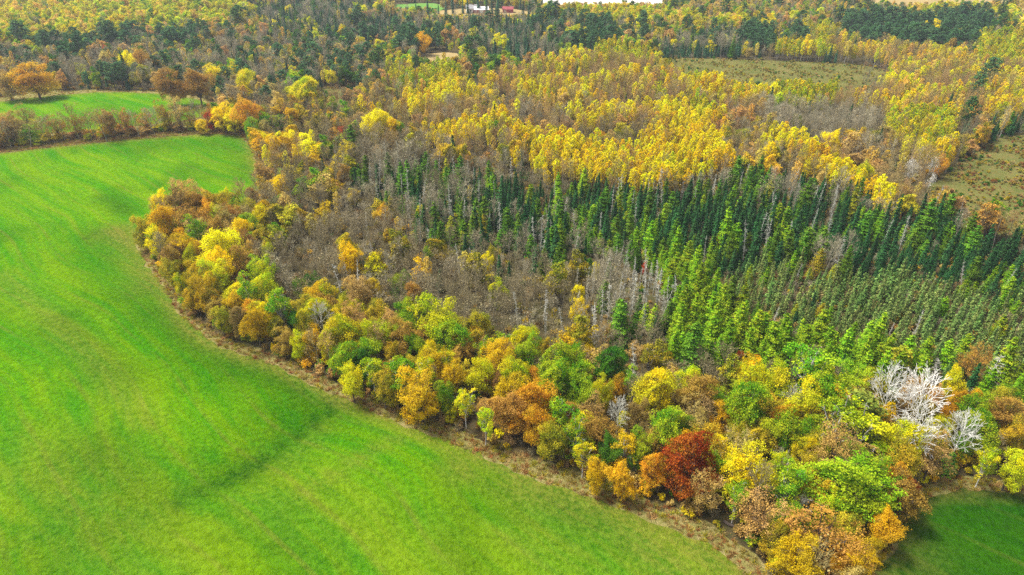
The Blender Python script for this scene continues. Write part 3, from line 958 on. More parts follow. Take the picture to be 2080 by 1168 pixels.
HEROES = '''
oak crimson 1394 945 104|oak orange 1322 958 52|oak gold 1462 915 42|oak green 1455 958 52|bare baretan 1517 929 58|bare baregrey 1582 936 42|oak green 1599 884 74|oak green 1648 874 58
oak yellow 1627 922 54|oak_open tan 1705 925 100|oak limegreen 1724 984 150 12.5|birch green 1603 980 70|oak olive 1654 1003 58|birch green 1500 1004 52|oak_open tan 1544 980 50|bare deadgrey 1627 1040 42
oak amber 1791 1066 60|oak_open goldtan 1675 1090 150 12|oak amber 1620 1141 84|bare baretan 1664 1158 80|oak orange 1716 1141 42|oak olive 1572 1093 58|oak_open amber 1750 1148 70
pine pineolive 1743 852 108 13|white white 1815 798 100|white white 1882 812 112|white white 1862 878 104|white white 1952 886 88|oak yellow 1818 898 78|oak olive 1837 940 74|oak yellow 1905 886 54
oak darkred 1842 1003 46|oak orange 1818 980 56|oak orange 1942 820 46|oak green 1979 840 62|oak green 1985 882 66|birch lime 2007 936 46|oak olive 2052 890 54|oak yellow 2060 948 62
spruce deepgreen 1928 940 44 5|bare baretan 2074 847 46|oak yellow 1942 782 48|oak green 1671 792 100|oak lime 1585 787 74|oak yellow 1527 784 72|oak green 1510 832 88|oak lime 1400 782 64
oak amber 1472 850 50|oak rust 1414 804 72|oak_open tan 1416 864 70|oak green 1386 876 52|oak orange 1585 862 58|white deadgrey 1606 818 58|oak amber 1702 828 74|oak olive 1548 891 54|oak olive 1770 790 60
oak yellow 714 775 50|oak olive 779 782 58|oak amber 854 802 76|oak green 899 799 50|birch lime 945 812 46|birch lime 985 853 42|oak amber 1032 809 64|oak orange 1080 823 84|oak orange 1096 866 62
birch green 1135 836 54|birch green 1166 884 52|birch lime 1186 917 44|oak deepgreen 1234 912 48|oak_open tan 1203 836 60|white deadgrey 1256 842 58|oak orange 1255 795 38|birch amber 1269 905 46|oak amber 1265 973 54
oak amber 1214 960 52|oak green 1303 915 54|oak yellow 1327 802 84|oak green 1358 878 72|oak rust 1323 905 48|oak green 1135 789 78|oak green 1172 795 62|oak rust 1150 850 50|oak brown 1296 850 52
oak lime 704 681 68|oak yellow 758 681 58|oak rust 810 686 56|oak olive 772 643 58|oak lime 827 632 44|oak green 813 584 38|oak rust 837 604 48|oak tan 721 594 64|oak amber 758 590 46|oak lime 889 660 84
oak green 909 690 78|oak lime 928 680 54|oak green 865 628 34|oak olive 967 662 54|oak yellow 1065 688 50|oak green 1070 722 54|oak amber 1008 729 60|oak yellow 978 762 58|oak lime 1046 764 64|oak amber 882 741 60
oak olive 827 752 50|oak rust 940 715 54|oak olive 1104 712 36|oak green 1149 738 76|oak green 1121 768 70|oak green 1182 772 60|oak deepgreen 1240 748 64|oak gold 1197 720 30|oak_open tan 1233 680 40|oak lime 1015 590 38
oak gold 711 527 48|oak orange 779 441 34|oak gold 988 536 24|oak olive 1000 520 26|oak scarlet 1144 527 18|oak gold 1173 597 28|oak gold 1175 632 36|oak gold 1210 548 20|oak lime 820 502 22|oak green 871 520 22|oak yellow 854 430 18
oak deepgreen 735 740 46|oak green 745 715 54|oak olive 800 724 44|oak rust 858 690 46|oak amber 915 770 44|oak green 700 735 56|oak amber 1060 800 50|oak brown 1010 780 44|oak amber 1110 800 44|oak orange 1085 770 40
oak gold 329 421 44|oak brown 362 424 60|oak rust 394 422 52|oak_open tan 404 403 48|oak olive 442 422 54|oak amber 332 457 64|oak olive 290 470 42|oak_open tan 322 430 40|oak orange 427 440 44|oak rust 390 454 58|oak gold 317 491 40
oak amber 377 514 50|oak gold 442 510 74|oak gold 449 543 60|oak gold 490 474 44|oak brown 497 500 42|oak rust 502 530 48|oak brown 354 521 46|oak gold 530 444 34|oak yellow 545 514 30|bare baregrey 555 543 44|oak amber 411 592 48
oak olive 449 594 40|oak lime 538 566 54|oak lime 534 600 62|oak yellow 565 632 36|oak orange 514 638 40|oak deepgreen 599 652 40|oak green 610 586 30|oak deepgreen 637 580 28|oak amber 640 604 40|white deadgrey 652 648 56
oak brown 486 648 44|oak olive 449 645 42|oak yellow 678 700 56|oak amber 640 690 44|oak olive 350 552 40|oak amber 400 556 44|oak brown 470 560 44|oak rust 500 590 40|oak amber 480 618 34|oak olive 560 670 34
oak yellow 460 405 30|oak olive 475 410 34|oak tan 370 404 50|oak yellow 330 405 40|bare baretan 520 400 30|bare baretan 545 395 30|oak gold 565 380 30|oak rust 440 470 44|oak rust 470 440 40
oak gold 770 250 42|oak gold 748 262 34|oak gold 795 262 30|oak green 806 262 24|oak scarlet 694 268 16|larch larchd 716 290 34|oak scarlet 1310 548 10|oak crimson 1530 742 26|larch larchd 1412 710 66 14
larch larch 1381 650 46|larch larchd 1440 735 30 10|larch larch 1500 690 44|larch larch 1476 670 34|larch larch 1560 690 46|larch larch 1600 690 44|larch larch 1640 695 46|larch larch 1680 700 44|larch larch 1720 705 46|larch larch 1760 712 46|larch larch 1800 712 44
larch larch 1845 715 44|pine larchy 1830 735 60 9|larch larch 1880 720 46|larch larch 1925 725 44|oak_open goldtan 1990 735 60 11|larch larch 2050 730 54|larch larch 1960 710 40|snag deadgrey 1905 750 26|snag deadgrey 2020 755 40|larch larchd 1640 745 44 8|larch larchd 1720 750 40 8
larch larch 1330 650 36|larch larch 1310 640 30|larch larchd 1300 620 26|spruce spruce 1590 720 24|oak crimson 1500 728 20|oak amber 1440 790 30|oak lime 1260 770 30|birch tan 1290 720 40|birch olive 1320 725 40|birch tan 1225 720 30
oak amber 860 85 26|oak scarlet 220 105 13|oak orange 68 160 68|oak gold 265 128 32|oak rust 295 130 44|oak rust 345 172 46|oak rust 400 172 50|oak gold 440 155 34|oak yellow 480 148 26|oak yellow 505 165 40|oak tan 10 165 40|spruce spruce 253 135 22 16
oak gold 452 238 42|oak gold 475 246 34|oak scarlet 428 240 22|oak orange 500 232 44|oak orange 523 234 22|oak gold 412 254 24|oak green 512 262 26|oak gold 545 290 26|oak amber 560 300 36|oak gold 590 285 30|oak lime 620 190 50|oak lime 600 192 34
oak_open tan 358 226 40 14|oak_open rust 330 228 28 13|oak_open tan 52 236 36 13|bare baregrey 395 228 32|bare baregrey 306 240 30|bare baretan 246 242 30|bare baretan 205 245 44|bare baretan 148 240 40|bare baretan 175 250 30|bare baretan 100 255 30|bare baretan 82 260 24|oak tan 22 256 34|bare baretan 120 250 30|oak rust 222 248 30
oak_open olive -11 268 29 8.9|bare baregrey 11 265 27 11.0|oak_open tan 28 265 37 10.8|bare baretan 51 265 37 10.5|oak_open olive 71 258 25 8.1|bare baregrey 97 254 37 8.9|oak_open goldtan 113 256 33 10.7|bare baretan 138 254 28 7.9|oak_open rust 159 256 28 10.3|bare baretan 185 250 32 10.6|oak_open rust 202 245 24 8.4|bare baregrey 228 246 26 10.6|oak_open goldtan 253 246 30 11.0|bare baregrey 267 242 33 8.6|oak_open goldtan 294 241 33 9.9|bare baregrey 315 237 28 9.6|oak_open olive 337 239 36 8.9|bare baregrey 358 236 26 9.9|oak_open rust 384 237 25 9.4|bare baretan 407 235 29 10.3|oak_open rust 426 234 30 11.2|oak orange -17 285 21 3.8|oak rust 1 283 22 2.6|oak amber 13 285 16 3.5|oak orange 36 280 22 3.6|oak lime 46 283 23 4.2|oak lime 70 278 20 3.6|oak olive 76 277 20 2.7|oak olive 91 279 24 4.3|oak amber 116 278 16 3.5|oak tan 125 273 20 3.0|oak tan 147 272 22 2.6|oak brown 156 272 18 3.0|oak orange 179 270 16 3.2|oak olive 188 268 17 2.8|oak orange 207 270 16 3.5|oak brown 225 269 20 3.0|oak brown 243 264 22 2.6|oak rust 263 267 16 4.1|oak tan 268 266 17 3.5|oak tan 294 264 24 3.5|oak rust 301 261 17 3.2|oak lime 321 258 20 3.2|oak olive 336 258 17 2.8|oak tan 358 254 22 4.1|oak brown 365 258 21 3.4|oak lime 391 253 22 3.8
oak lime 76 285 22 3|oak orange 240 258 16 4|oak crimson 262 262 16 3|oak yellow 180 276 18 3|oak scarlet 292 266 12 2.5|oak lime 210 262 22 6|oak green 60 270 30 8|oak scarlet 342 252 12 4|bare baretan 275 248 26|oak_open tan 5 262 36
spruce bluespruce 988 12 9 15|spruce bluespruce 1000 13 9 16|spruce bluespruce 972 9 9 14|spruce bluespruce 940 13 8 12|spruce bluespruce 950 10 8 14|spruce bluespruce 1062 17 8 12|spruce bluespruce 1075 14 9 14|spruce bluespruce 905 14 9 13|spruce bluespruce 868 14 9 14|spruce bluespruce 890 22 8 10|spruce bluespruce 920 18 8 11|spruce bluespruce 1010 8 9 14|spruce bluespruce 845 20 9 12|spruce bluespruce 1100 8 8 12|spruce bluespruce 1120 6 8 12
oak scarlet 1724 296 18|oak scarlet 1603 252 12|oak gold 1690 290 36|oak orange 1912 335 24|oak lime 1750 355 34|bare white 1848 345 28|bare white 1888 340 24|bare white 1886 370 18|oak amber 1460 495 14|pine pine 2010 145 40|pine pine 1990 175 34|pine pine 1858 155 20
'''
for row in HEROES.strip().splitlines():
    for it in row.split('|'):
        p = it.split()
        hero(p[0], p[1], float(p[2]), float(p[3]), float(p[4]), float(p[5]) if len(p) > 5 else None)

# mixtures: (kind, palette, weight); spacing in metres
MIX = {
    'gold':   (2.25, [('aspen', 'gold', .78), ('aspen', 'amber', .06), ('bare', 'baretan', .10), ('aspen', 'yellow', .05), ('spruce', 'spruce', .01)]),
    'paley':  (2.4, [('aspen', 'gold', .20), ('aspen', 'yellow', .12), ('aspen', 'palegold', .17), ('bare', 'baretan', .45), ('spruce', 'spruce', .06)]),
    'lime':   (2.4, [('aspen', 'lime', .50), ('aspen', 'yellow', .40), ('bare', 'baretan', .08), ('aspen', 'gold', .02)]),
    'tan':    (2.9, [('bare', 'baretan', .42), ('bare', 'baregrey', .24), ('aspen', 'palegold', .07), ('oak_far', 'tan', .12), ('aspen', 'gold', .03), ('oak_far', 'olive', .07), ('spruce', 'spruce', .05)]),
    'bare':   (2.25, [('bare', 'barebrown', .60), ('bare', 'baregrey', .19), ('oak_far', 'olive', .045), ('bush', 'olive', .08), ('aspen', 'palegold', .02), ('oak_far', 'gold', .008), ('spruce', 'spruce', .03), ('snag', 'deadgrey', .09)]),
    'baregrey': (2.8, [('bare', 'baregrey', .74), ('bare', 'barebrown', .12), ('spruce', 'spruce', .08), ('oak_far', 'olive', .06)]),
    'mixcon': (2.4, [('bare', 'baregrey', .22), ('snag', 'deadgrey', .14), ('spruce', 'spruce', .32), ('larch', 'larchd', .24), ('larch', 'larchy', .03), ('bare', 'barebrown', .05)]),
    'spruce': (2.25, [('spruce', 'spruce', .72), ('larch', 'larchd', .13), ('larch', 'larch', .08), ('snag', 'deadgrey', .05), ('bare', 'baregrey', .02)]),
    'bog':    (1.55, [('bog_spruce', 'bogspruce', .905), ('larch', 'larch', .03), ('larch', 'larchy', .015), ('snag', 'deadgrey', .02), ('spruce', 'spruce', .03)]),
    'larch':  (2.7, [('larch', 'larch', .70), ('larch', 'larchd', .17), ('spruce', 'spruce', .09), ('larch', 'larchy', .04)]),
    'snag':   (2.2, [('snag', 'deadgrey', .78), ('bare', 'baregrey', .12), ('larch', 'larchd', .06), ('bush', 'olive', .04)]),
    'pine':   (4.8, [('pine', 'pine', .95), ('oak_far', 'gold', .05)]),
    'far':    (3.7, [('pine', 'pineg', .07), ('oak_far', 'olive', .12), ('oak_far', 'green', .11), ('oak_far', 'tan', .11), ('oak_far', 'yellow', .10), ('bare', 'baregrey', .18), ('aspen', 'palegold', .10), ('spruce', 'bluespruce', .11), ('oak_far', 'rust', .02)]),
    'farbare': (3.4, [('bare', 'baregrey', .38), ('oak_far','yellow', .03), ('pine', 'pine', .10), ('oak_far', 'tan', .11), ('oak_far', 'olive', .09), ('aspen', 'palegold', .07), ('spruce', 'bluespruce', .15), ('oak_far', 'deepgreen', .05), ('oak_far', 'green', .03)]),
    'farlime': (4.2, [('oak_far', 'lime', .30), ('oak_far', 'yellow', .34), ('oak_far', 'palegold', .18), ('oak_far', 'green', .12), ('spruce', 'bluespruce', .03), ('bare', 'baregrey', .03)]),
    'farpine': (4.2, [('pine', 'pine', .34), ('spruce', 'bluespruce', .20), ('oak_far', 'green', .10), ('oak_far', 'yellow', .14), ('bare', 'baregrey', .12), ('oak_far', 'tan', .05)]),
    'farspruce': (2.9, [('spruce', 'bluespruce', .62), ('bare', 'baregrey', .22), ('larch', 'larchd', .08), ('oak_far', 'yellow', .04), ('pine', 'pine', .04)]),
    'edge':   (3.0, [('birch', 'green', .05), ('birch', 'lime', .05), ('bare', 'barebrown', .07), ('oak', 'amber', .13), ('oak', 'olive', .26), ('oak', 'green', .19), ('oak', 'rust', .09), ('oak', 'yellow', .10), ('oak', 'lime', .06), ('oak_open', 'tan', .10), ('bare', 'baretan', .10)]),
    'corner': (3.4, [('oak_far', 'gold', .20), ('oak_far', 'amber', .16), ('bare', 'baretan', .38), ('oak_far', 'olive', .14), ('aspen', 'gold', .12)]),
    'trans':  (3.1, [('oak_far', 'olive', .13), ('oak_far', 'tan', .10), ('oak_far', 'amber', .08), ('bare', 'barebrown', .50), ('oak_far', 'green', .07), ('bare', 'baretan', .12), ('oak_far', 'rust', .02)]),
    'rim':    (2.6, [('bare', 'baregrey', .35), ('spruce', 'spruce', .2), ('oak_far', 'olive', .2), ('aspen', 'palegold', .15), ('larch', 'larchd', .1)]),
}
REG = [   # (mix, outline of the stand's canopy in the photograph)
    ('none', [(0, 285), (200, 268), (440, 232), (490, 262), (300, 275), (0, 312)]),
    ('snag', [(1150, 560), (1200, 520), (1255, 495), (1310, 520), (1350, 560), (1352, 610), (1330, 660), (1290, 680), (1240, 660), (1200, 620)]),
    ('gold', [(1075, 330), (1085, 300), (1130, 285), (1200, 277), (1245, 285), (1300, 272), (1395, 262), (1470, 280), (1480, 330), (1385, 358), (1300, 370), (1200, 352), (1110, 350)]),
    ('gold', [(1150, 232), (1240, 215), (1310, 212), (1400, 218), (1470, 235), (1470, 262), (1390, 258), (1300, 250), (1200, 244)]),
    ('gold', [(800, 212), (850, 188), (905, 166), (950, 160), (955, 192), (900, 208), (830, 220)]),
    ('gold', [(1062, 170), (1105, 168), (1108, 198), (1066, 196)]),
    ('gold', [(1020, 262), (1105, 262), (1110, 288), (1030, 282)]),
    ('gold', [(876, 250), (955, 246), (1000, 255), (1000, 275), (885, 276)]),
    ('gold', [(1000, 214), (1036, 214), (1036, 258), (1000, 256)]),
    ('gold', [(1530, 264), (1600, 260), (1640, 280), (1640, 300), (1560, 300)]),
    ('gold', [(1618, 305), (1660, 290), (1700, 310), (1740, 345), (1800, 375), (1850, 400), (1840, 415), (1780, 398), (1700, 370), (1630, 345)]),
    ('lime', [(780, 140), (850, 135), (930, 130), (935, 155), (870, 165), (790, 172)]),
    ('lime', [(1205, 96), (1260, 92), (1315, 102), (1320, 120), (1260, 124), (1205, 118)]),
    ('lime', [(1395, 140), (1470, 140), (1500, 160), (1400, 165)]),
    ('gold', [(1380, 160), (1480, 160), (1580, 168), (1585, 195), (1480, 195), (1385, 190)]),
    ('lime', [(1580, 172), (1690, 178), (1700, 208), (1600, 210), (1575, 195)]),
    ('lime', [(1385, 200), (1450, 205), (1450, 240), (1385, 230)]),
    ('lime', [(1790, 235), (1870, 222), (1945, 240), (1950, 285), (1880, 300), (1830, 290)]),
    ('gold', [(1830, 270), (1880, 262), (1945, 280), (1930, 312), (1850, 310)]),
    ('gold', [(2000, 205), (2120, 200), (2120, 232), (2010, 228)]),
    ('baregrey', [(1555, 212), (1700, 210), (1800, 220), (1790, 260), (1700, 290), (1640, 275), (1580, 262)]),
    ('paley', [(1690, 192), (1900, 196), (2010, 210), (2000, 240), (1940, 238), (1870, 220), (1800, 225), (1700, 212)]),
    ('lime', [(1975, 75), (2120, 60), (2120, 132), (1990, 130)]),
    ('paley', [(1780, 135), (1890, 100), (2120, 120), (2120, 210), (2000, 205), (1900, 195), (1790, 190)]),
    ('pine', [(1708, 30), (1775, 28), (1850, 40), (1950, 22), (2005, 30), (2005, 90), (1965, 105), (1900, 88), (1800, 85), (1710, 80)]),
    ('pine', [(1513, 52), (1575, 50), (1575, 95), (1513, 95)]),
    ('pine', [(1590, 52), (1632, 52), (1632, 82), (1590, 82)]),
    ('lime', [(1630, 50), (1690, 48), (1695, 100), (1570, 110), (1575, 85)]),
    ('farspruce', [(1340, 80), (1480, 45), (1515, 60), (1515, 112), (1400, 120), (1340, 110)]),
    ('farspruce', [(1690, 90), (1780, 160), (1820, 175), (1740, 178), (1640, 165)]),
    ('paley', [(1560, 85), (1720, 78), (1900, 92), (1880, 110), (1800, 120), (1660, 118), (1560, 115)]),
    ('paley', [(960, 165), (1033, 140), (1150, 110), (1210, 108), (1330, 112), (1390, 150), (1400, 195), (1300, 205), (1200, 212), (1110, 200), (1040, 190)]),
    ('tan', [(800, 215), (1000, 190), (1400, 195), (1560, 205), (1580, 262), (1480, 290), (1400, 262), (1150, 262), (1000, 262), (860, 250)]),
    ('rim', [(1990, 285), (2000, 240), (2120, 230), (2120, 262), (2010, 300), (1935, 360), (1890, 400), (1870, 390), (1930, 320)]),
    ('tan', [(1470, 280), (1530, 262), (1640, 300), (1700, 290), (1800, 260), (1940, 300), (1930, 330), (1870, 400), (1760, 380), (1690, 300), (1620, 310), (1640, 350), (1480, 330)]),
    ('mixcon', [(1380, 358), (1480, 335), (1620, 350), (1720, 378), (1850, 410), (1800, 425), (1640, 398), (1480, 375), (1380, 372)]),
    # conifer bog
    ('larch', [(1345, 545), (1400, 520), (1440, 560), (1500, 590), (1560, 625), (1700, 668), (1800, 690), (1950, 712), (2120, 735), (2150, 800), (1960, 770), (1700, 740), (1560, 730), (1480, 700), (1400, 690), (1350, 640)]),
    ('larch', [(1225, 470), (1330, 470), (1420, 500), (1440, 560), (1380, 560), (1290, 510)]),
    ('bog', [(1480, 540), (1560, 515), (1700, 520), (1900, 540), (2150, 580), (2150, 740), (1950, 712), (1800, 690), (1700, 668), (1560, 625), (1500, 590)]),
    ('spruce', [(1330, 372), (1480, 372), (1640, 396), (1800, 422), (1870, 425), (1980, 450), (2150, 470), (2150, 590), (1900, 545), (1700, 520), (1560, 515), (1480, 545), (1400, 520), (1340, 470), (1180, 480), (1100, 450), (1000, 420), (940, 370), (1060, 350), (1180, 362)]),
    ('mixcon', [(725, 320), (850, 312), (1000, 350), (1100, 380), (1100, 440), (1180, 480), (1240, 500), (1195, 545), (1100, 520), (1000, 480), (900, 470), (800, 420), (740, 390)]),
    ('larch', [(1345, 440), (2150, 470), (2150, 735), (1345, 715)]),
    # foreground edge woods
    ('edge', [(250, 380), (480, 395), (520, 420), (520, 560), (590, 580), (700, 590), (850, 615), (960, 665), (1100, 712), (1280, 755), (1480, 752), (1700, 765), (1900, 745), (2150, 780), (2150, 1300), (250, 1300)]),
    ('trans', [(480, 395), (560, 340), (700, 330), (700, 420), (600, 440), (560, 560), (520, 560)]),
    ('bare', [(560, 340), (740, 300), (850, 300), (1080, 340), (1110, 430), (1210, 540), (1200, 640), (1360, 700), (1480, 745), (1280, 740), (1100, 690), (960, 665), (850, 615), (700, 590), (590, 580), (540, 480)]),
    ('corner', [(500, 270), (530, 255), (620, 260), (660, 300), (640, 340), (560, 345), (530, 310)]),
    ('trans', [(430, 215), (600, 190), (740, 230), (740, 310), (560, 345), (620, 262), (500, 250)]),
    ('tan', [(600, 170), (800, 175), (860, 250), (1000, 262), (1080, 300), (1080, 340), (850, 310), (740, 300), (740, 230)]),
    # far country
    ('farlime', [(-80, -30), (480, -30), (520, 20), (420, 50), (250, 60), (130, 75), (-80, 75)]),
    ('farpine', [(20, 60), (150, 40), (330, 40), (420, 55), (400, 95), (240, 85), (60, 105)]),
    ('farspruce', [(490, 5), (620, -5), (760, 0), (760, 25), (560, 50), (500, 30)]),
    ('farspruce', [(560, 50), (760, 28), (900, 35), (900, 60), (700, 70), (560, 68)]),
    ('farpine', [(770, 45), (900, 40), (920, 95), (800, 100), (700, 75)]),
    ('farspruce', [(900, 35), (1080, 30), (1140, 60), (1140, 110), (1000, 110), (930, 70)]),
    ('farpine', [(1080, 30), (1180, 30), (1320, 45), (1330, 90), (1150, 100)]),
    ('farlime', [(1080, 12), (1200, 20), (1350, 15), (1420, 25), (1420, 45), (1250, 35), (1100, 32)]),
    ('farlime', [(1400, 25), (1560, 30), (1600, 48), (1500, 50), (1400, 50)]),
    ('farlime', [(1820, 15), (1990, 5), (2120, 20), (2120, 60), (1990, 30), (1860, 30)]),
    ('farbare', [(-80, 100), (240, 85), (420, 60), (640, 65), (760, 110), (760, 190), (430, 215), (-80, 190)]),
    ('far', [(-400, -300), (2600, -300), (2600, 260), (-400, 260)]),
    ('trans', [(-800, -300), (3200, -300), (3200, 1500), (-800, 1500)]),
]
SIZE = {  # kind: (height lo, hi, crown radius per height lo, hi)
    'aspen': (8.5, 12.5, .10, .14), 'spruce': (7.0, 11, .15, .19), 'bog_spruce': (4.6, 8.0, .14, .18), 'larch': (8, 12, .19, .25), 'pine': (12, 16, .20, .26),
    'bare': (7.0, 12, .16, .23), 'snag': (8, 13, .07, .10), 'oak': (4.5, 11, .21, .30), 'oak_open': (6.5, 11, .25, .33), 'oak_far': (6.5, 11, .24, .33), 'birch': (10, 14, .18, .23), 'bush': (1.6, 3.2, .5, .7), 'white': (10, 13, .3, .34)}
cell = 4.0
gridh = {}


def near_ok(x, y, rad):
    r = int(rad / cell) + 1
    cx, cy_ = int(math.floor(x / cell)), int(math.floor(y / cell))
    for i in range(cx - r, cx + r + 1):
        for j in range(cy_ - r, cy_ + r + 1):
            for (px, py, pr) in gridh.get((i, j), ()):
                if (px - x) ** 2 + (py - y) ** 2 < max(rad, pr) ** 2 if pr < rad else (px - x) ** 2 + (py - y) ** 2 < ((rad + pr) * 0.5) ** 2:
                    return False
    return True


def put(x, y, rad):
    gridh.setdefault((int(math.floor(x / cell)), int(math.floor(y / cell))), []).append((x, y, rad))


for t in TREES:
    put(t['x'], t['y'], max(1.6, t['R'] * 0.85))

cand = []
y = 48.0
rows_y = []
while y < 860:
    st = 1.5 if y < 450 else 2.0
    hw = 0.80 * math.hypot(y, 45) + 40
    n = int(2 * hw / st)
    xs_ = np.linspace(-hw, hw, n) + RNG.uniform(-st * .48, st * .48, n)
    cand.append(np.column_stack([xs_, np.full(n, y) + RNG.uniform(-st * .48, st * .48, n)]))
    y += st
cand = np.concatenate(cand)
ok = np.ones(len(cand), bool)
for P in CLEAR:
    ok &= ~inside(cand[:, 0], cand[:, 1], P)
cand = cand[ok]
RNG.shuffle(cand)
cz = terrain(cand[:, 0], cand[:, 1])
cu, cv, cdep = project(cand[:, 0], cand[:, 1], cz + 7.0)
wobu = 9 * np.sin(cand[:, 0] * 0.21 + 1.3) + 7 * np.sin(cand[:, 1] * 0.17 + cand[:, 0] * 0.11)
wobv = 5 * np.sin(cand[:, 0] * 0.15 - cand[:, 1] * 0.13) + 4 * np.sin(cand[:, 1] * 0.3 + 2)
sc_w = np.clip(260 / cdep, 0.35, 1.6)
qu, qv = cu + (wobu + RNG.normal(size=len(cu)) * 5) * sc_w, cv + (wobv + RNG.normal(size=len(cu)) * 3) * sc_w
reg = np.full(len(cand), -1)
for i in range(len(REG) - 1, -1, -1):
    reg[inside(qu, qv, REG[i][1])] = i
# like stands with like: a smooth patch field steers the choice inside each mixture
pn = np.zeros(len(cand)); ph_ = np.zeros(len(cand))
for _ in range(9):
    a_, l_ = RNG.uniform(0, 6.283), RNG.uniform(14, 55)
    pn += np.sin((cand[:, 0] * math.cos(a_) + cand[:, 1] * math.sin(a_)) * 6.283 / l_ + RNG.uniform(0, 6.283))
    a_, l_ = RNG.uniform(0, 6.283), RNG.uniform(18, 60)
    ph_ += np.sin((cand[:, 0] * math.cos(a_) + cand[:, 1] * math.sin(a_)) * 6.283 / l_ + RNG.uniform(0, 6.283))
pn = (0.62 * pn / math.sqrt(4.5) + 0.78 * RNG.normal(size=len(cand)))
pu = np.array([0.5 * (1 + math.erf(q / 1.414)) for q in pn])
hf = 1 + 0.10 * np.clip(ph_ / math.sqrt(4.5), -2, 2) + 0.05 * RNG.normal(size=len(cand))
for i in range(len(cand)):
    if reg[i] < 0 or REG[reg[i]][0] == 'none':
        continue
    name = REG[reg[i]][0]
    sp, mx = MIX[name]
    if cdep[i] > 480: sp *= 1.12
    x, y = float(cand[i, 0]), float(cand[i, 1])
    if not near_ok(x, y, sp * RNG.uniform(0.88, 1.15)):
        continue
    k = pu[i] * sum(m[2] for m in mx)
    for kind, pal, wt in mx:
        k -= wt
        if k <= 0: break
    lo, hi, ra, rb = SIZE[kind]
    H = RNG.uniform(lo, hi) * hf[i]; R = H * RNG.uniform(ra, rb) * RNG.uniform(0.85, 1.2)
    if kind in ('larch', 'spruce', 'bog_spruce', 'pine'): q_ = RNG.uniform(0.62, 1.12); H *= q_; R *= q_ ** 0.6
    if name == 'bare' and kind == 'bare': H *= 0.85; R *= 0.95
    if name == 'bog' and kind in ('snag', 'larch', 'spruce'): H *= 0.66; R *= 0.75
    put(x, y, sp)
    TREES.append(dict(kind=kind, pal=pal, x=x, y=y, H=H, R=R, hero=False, stand=name))
print('trees', len(TREES))
# ------------------------------------------------------------------ make the trees
TX = np.array([t['x'] for t in TREES]); TY = np.array([t['y'] for t in TREES])
TZ = terrain(TX, TY)
for t, z in zip(TREES, TZ):
    t['z'] = float(z) - 0.05
    u, v, d = project(t['x'], t['y'], z + t['H'] * 0.6)
    t['u'], t['v'], t['d'] = float(u), float(v), float(d)
    t['show'] = t['H'] * max(t['R'], 0.8) / t['d'] ** 2 if (-10 < u < 2090 and -6 < v < 1180) else 0

KIND = {  # template kind -> (object name, category)
    'oak': ('broadleaf_tree', 'tree'), 'oak_open': ('broadleaf_tree', 'tree'), 'oak_far': ('broadleaf_tree', 'tree'), 'birch': ('birch_tree', 'birch'), 'aspen': ('aspen_tree', 'aspen'),
    'spruce': ('spruce_tree', 'spruce'), 'bog_spruce': ('bog_spruce', 'bog spruce'), 'larch': ('larch_tree', 'larch'), 'pine': ('pine_tree', 'pine'), 'bare': ('bare_tree', 'bare tree'), 'white': ('bare_tree', 'bare tree'),
    'snag': ('dead_tree', 'dead tree'), 'bush': ('bush', 'bush')}
LOOK = {'pineolive': 'dark olive', 'goldtan': 'golden tan', 'limegreen': 'light green', 'lime': 'lime green', 'green': 'fresh green', 'deepgreen': 'deep green', 'yellow': 'yellow', 'gold': 'golden', 'amber': 'amber', 'orange': 'orange', 'rust': 'rust brown', 'tan': 'tan', 'olive': 'olive', 'brown': 'brown',
        'crimson': 'crimson', 'darkred': 'dark red', 'scarlet': 'scarlet', 'spruce': 'dark green', 'bogspruce': 'dull grey-green', 'bluespruce': 'bluish green', 'larch': 'bright green', 'larchy': 'yellow-green', 'larchd': 'mid green',
        'pine': 'dark green', 'pineg': 'mid green', 'palegold': 'pale golden', 'barebrown': 'brown-grey', 'baregrey': 'grey', 'baretan': 'tan', 'white': 'white', 'deadgrey': 'silver-grey'}
FORM = {'broadleaf_tree': 'round-crowned tree', 'birch_tree': 'white-stemmed birch', 'aspen_tree': 'slim aspen', 'spruce_tree': 'narrow spruce', 'bog_spruce': 'stunted thin spruce', 'larch_tree': 'feathery larch', 'pine_tree': 'tall pine', 'bare_tree': 'leafless tree', 'dead_tree': 'dead branchy trunk', 'bush': 'low bush'}
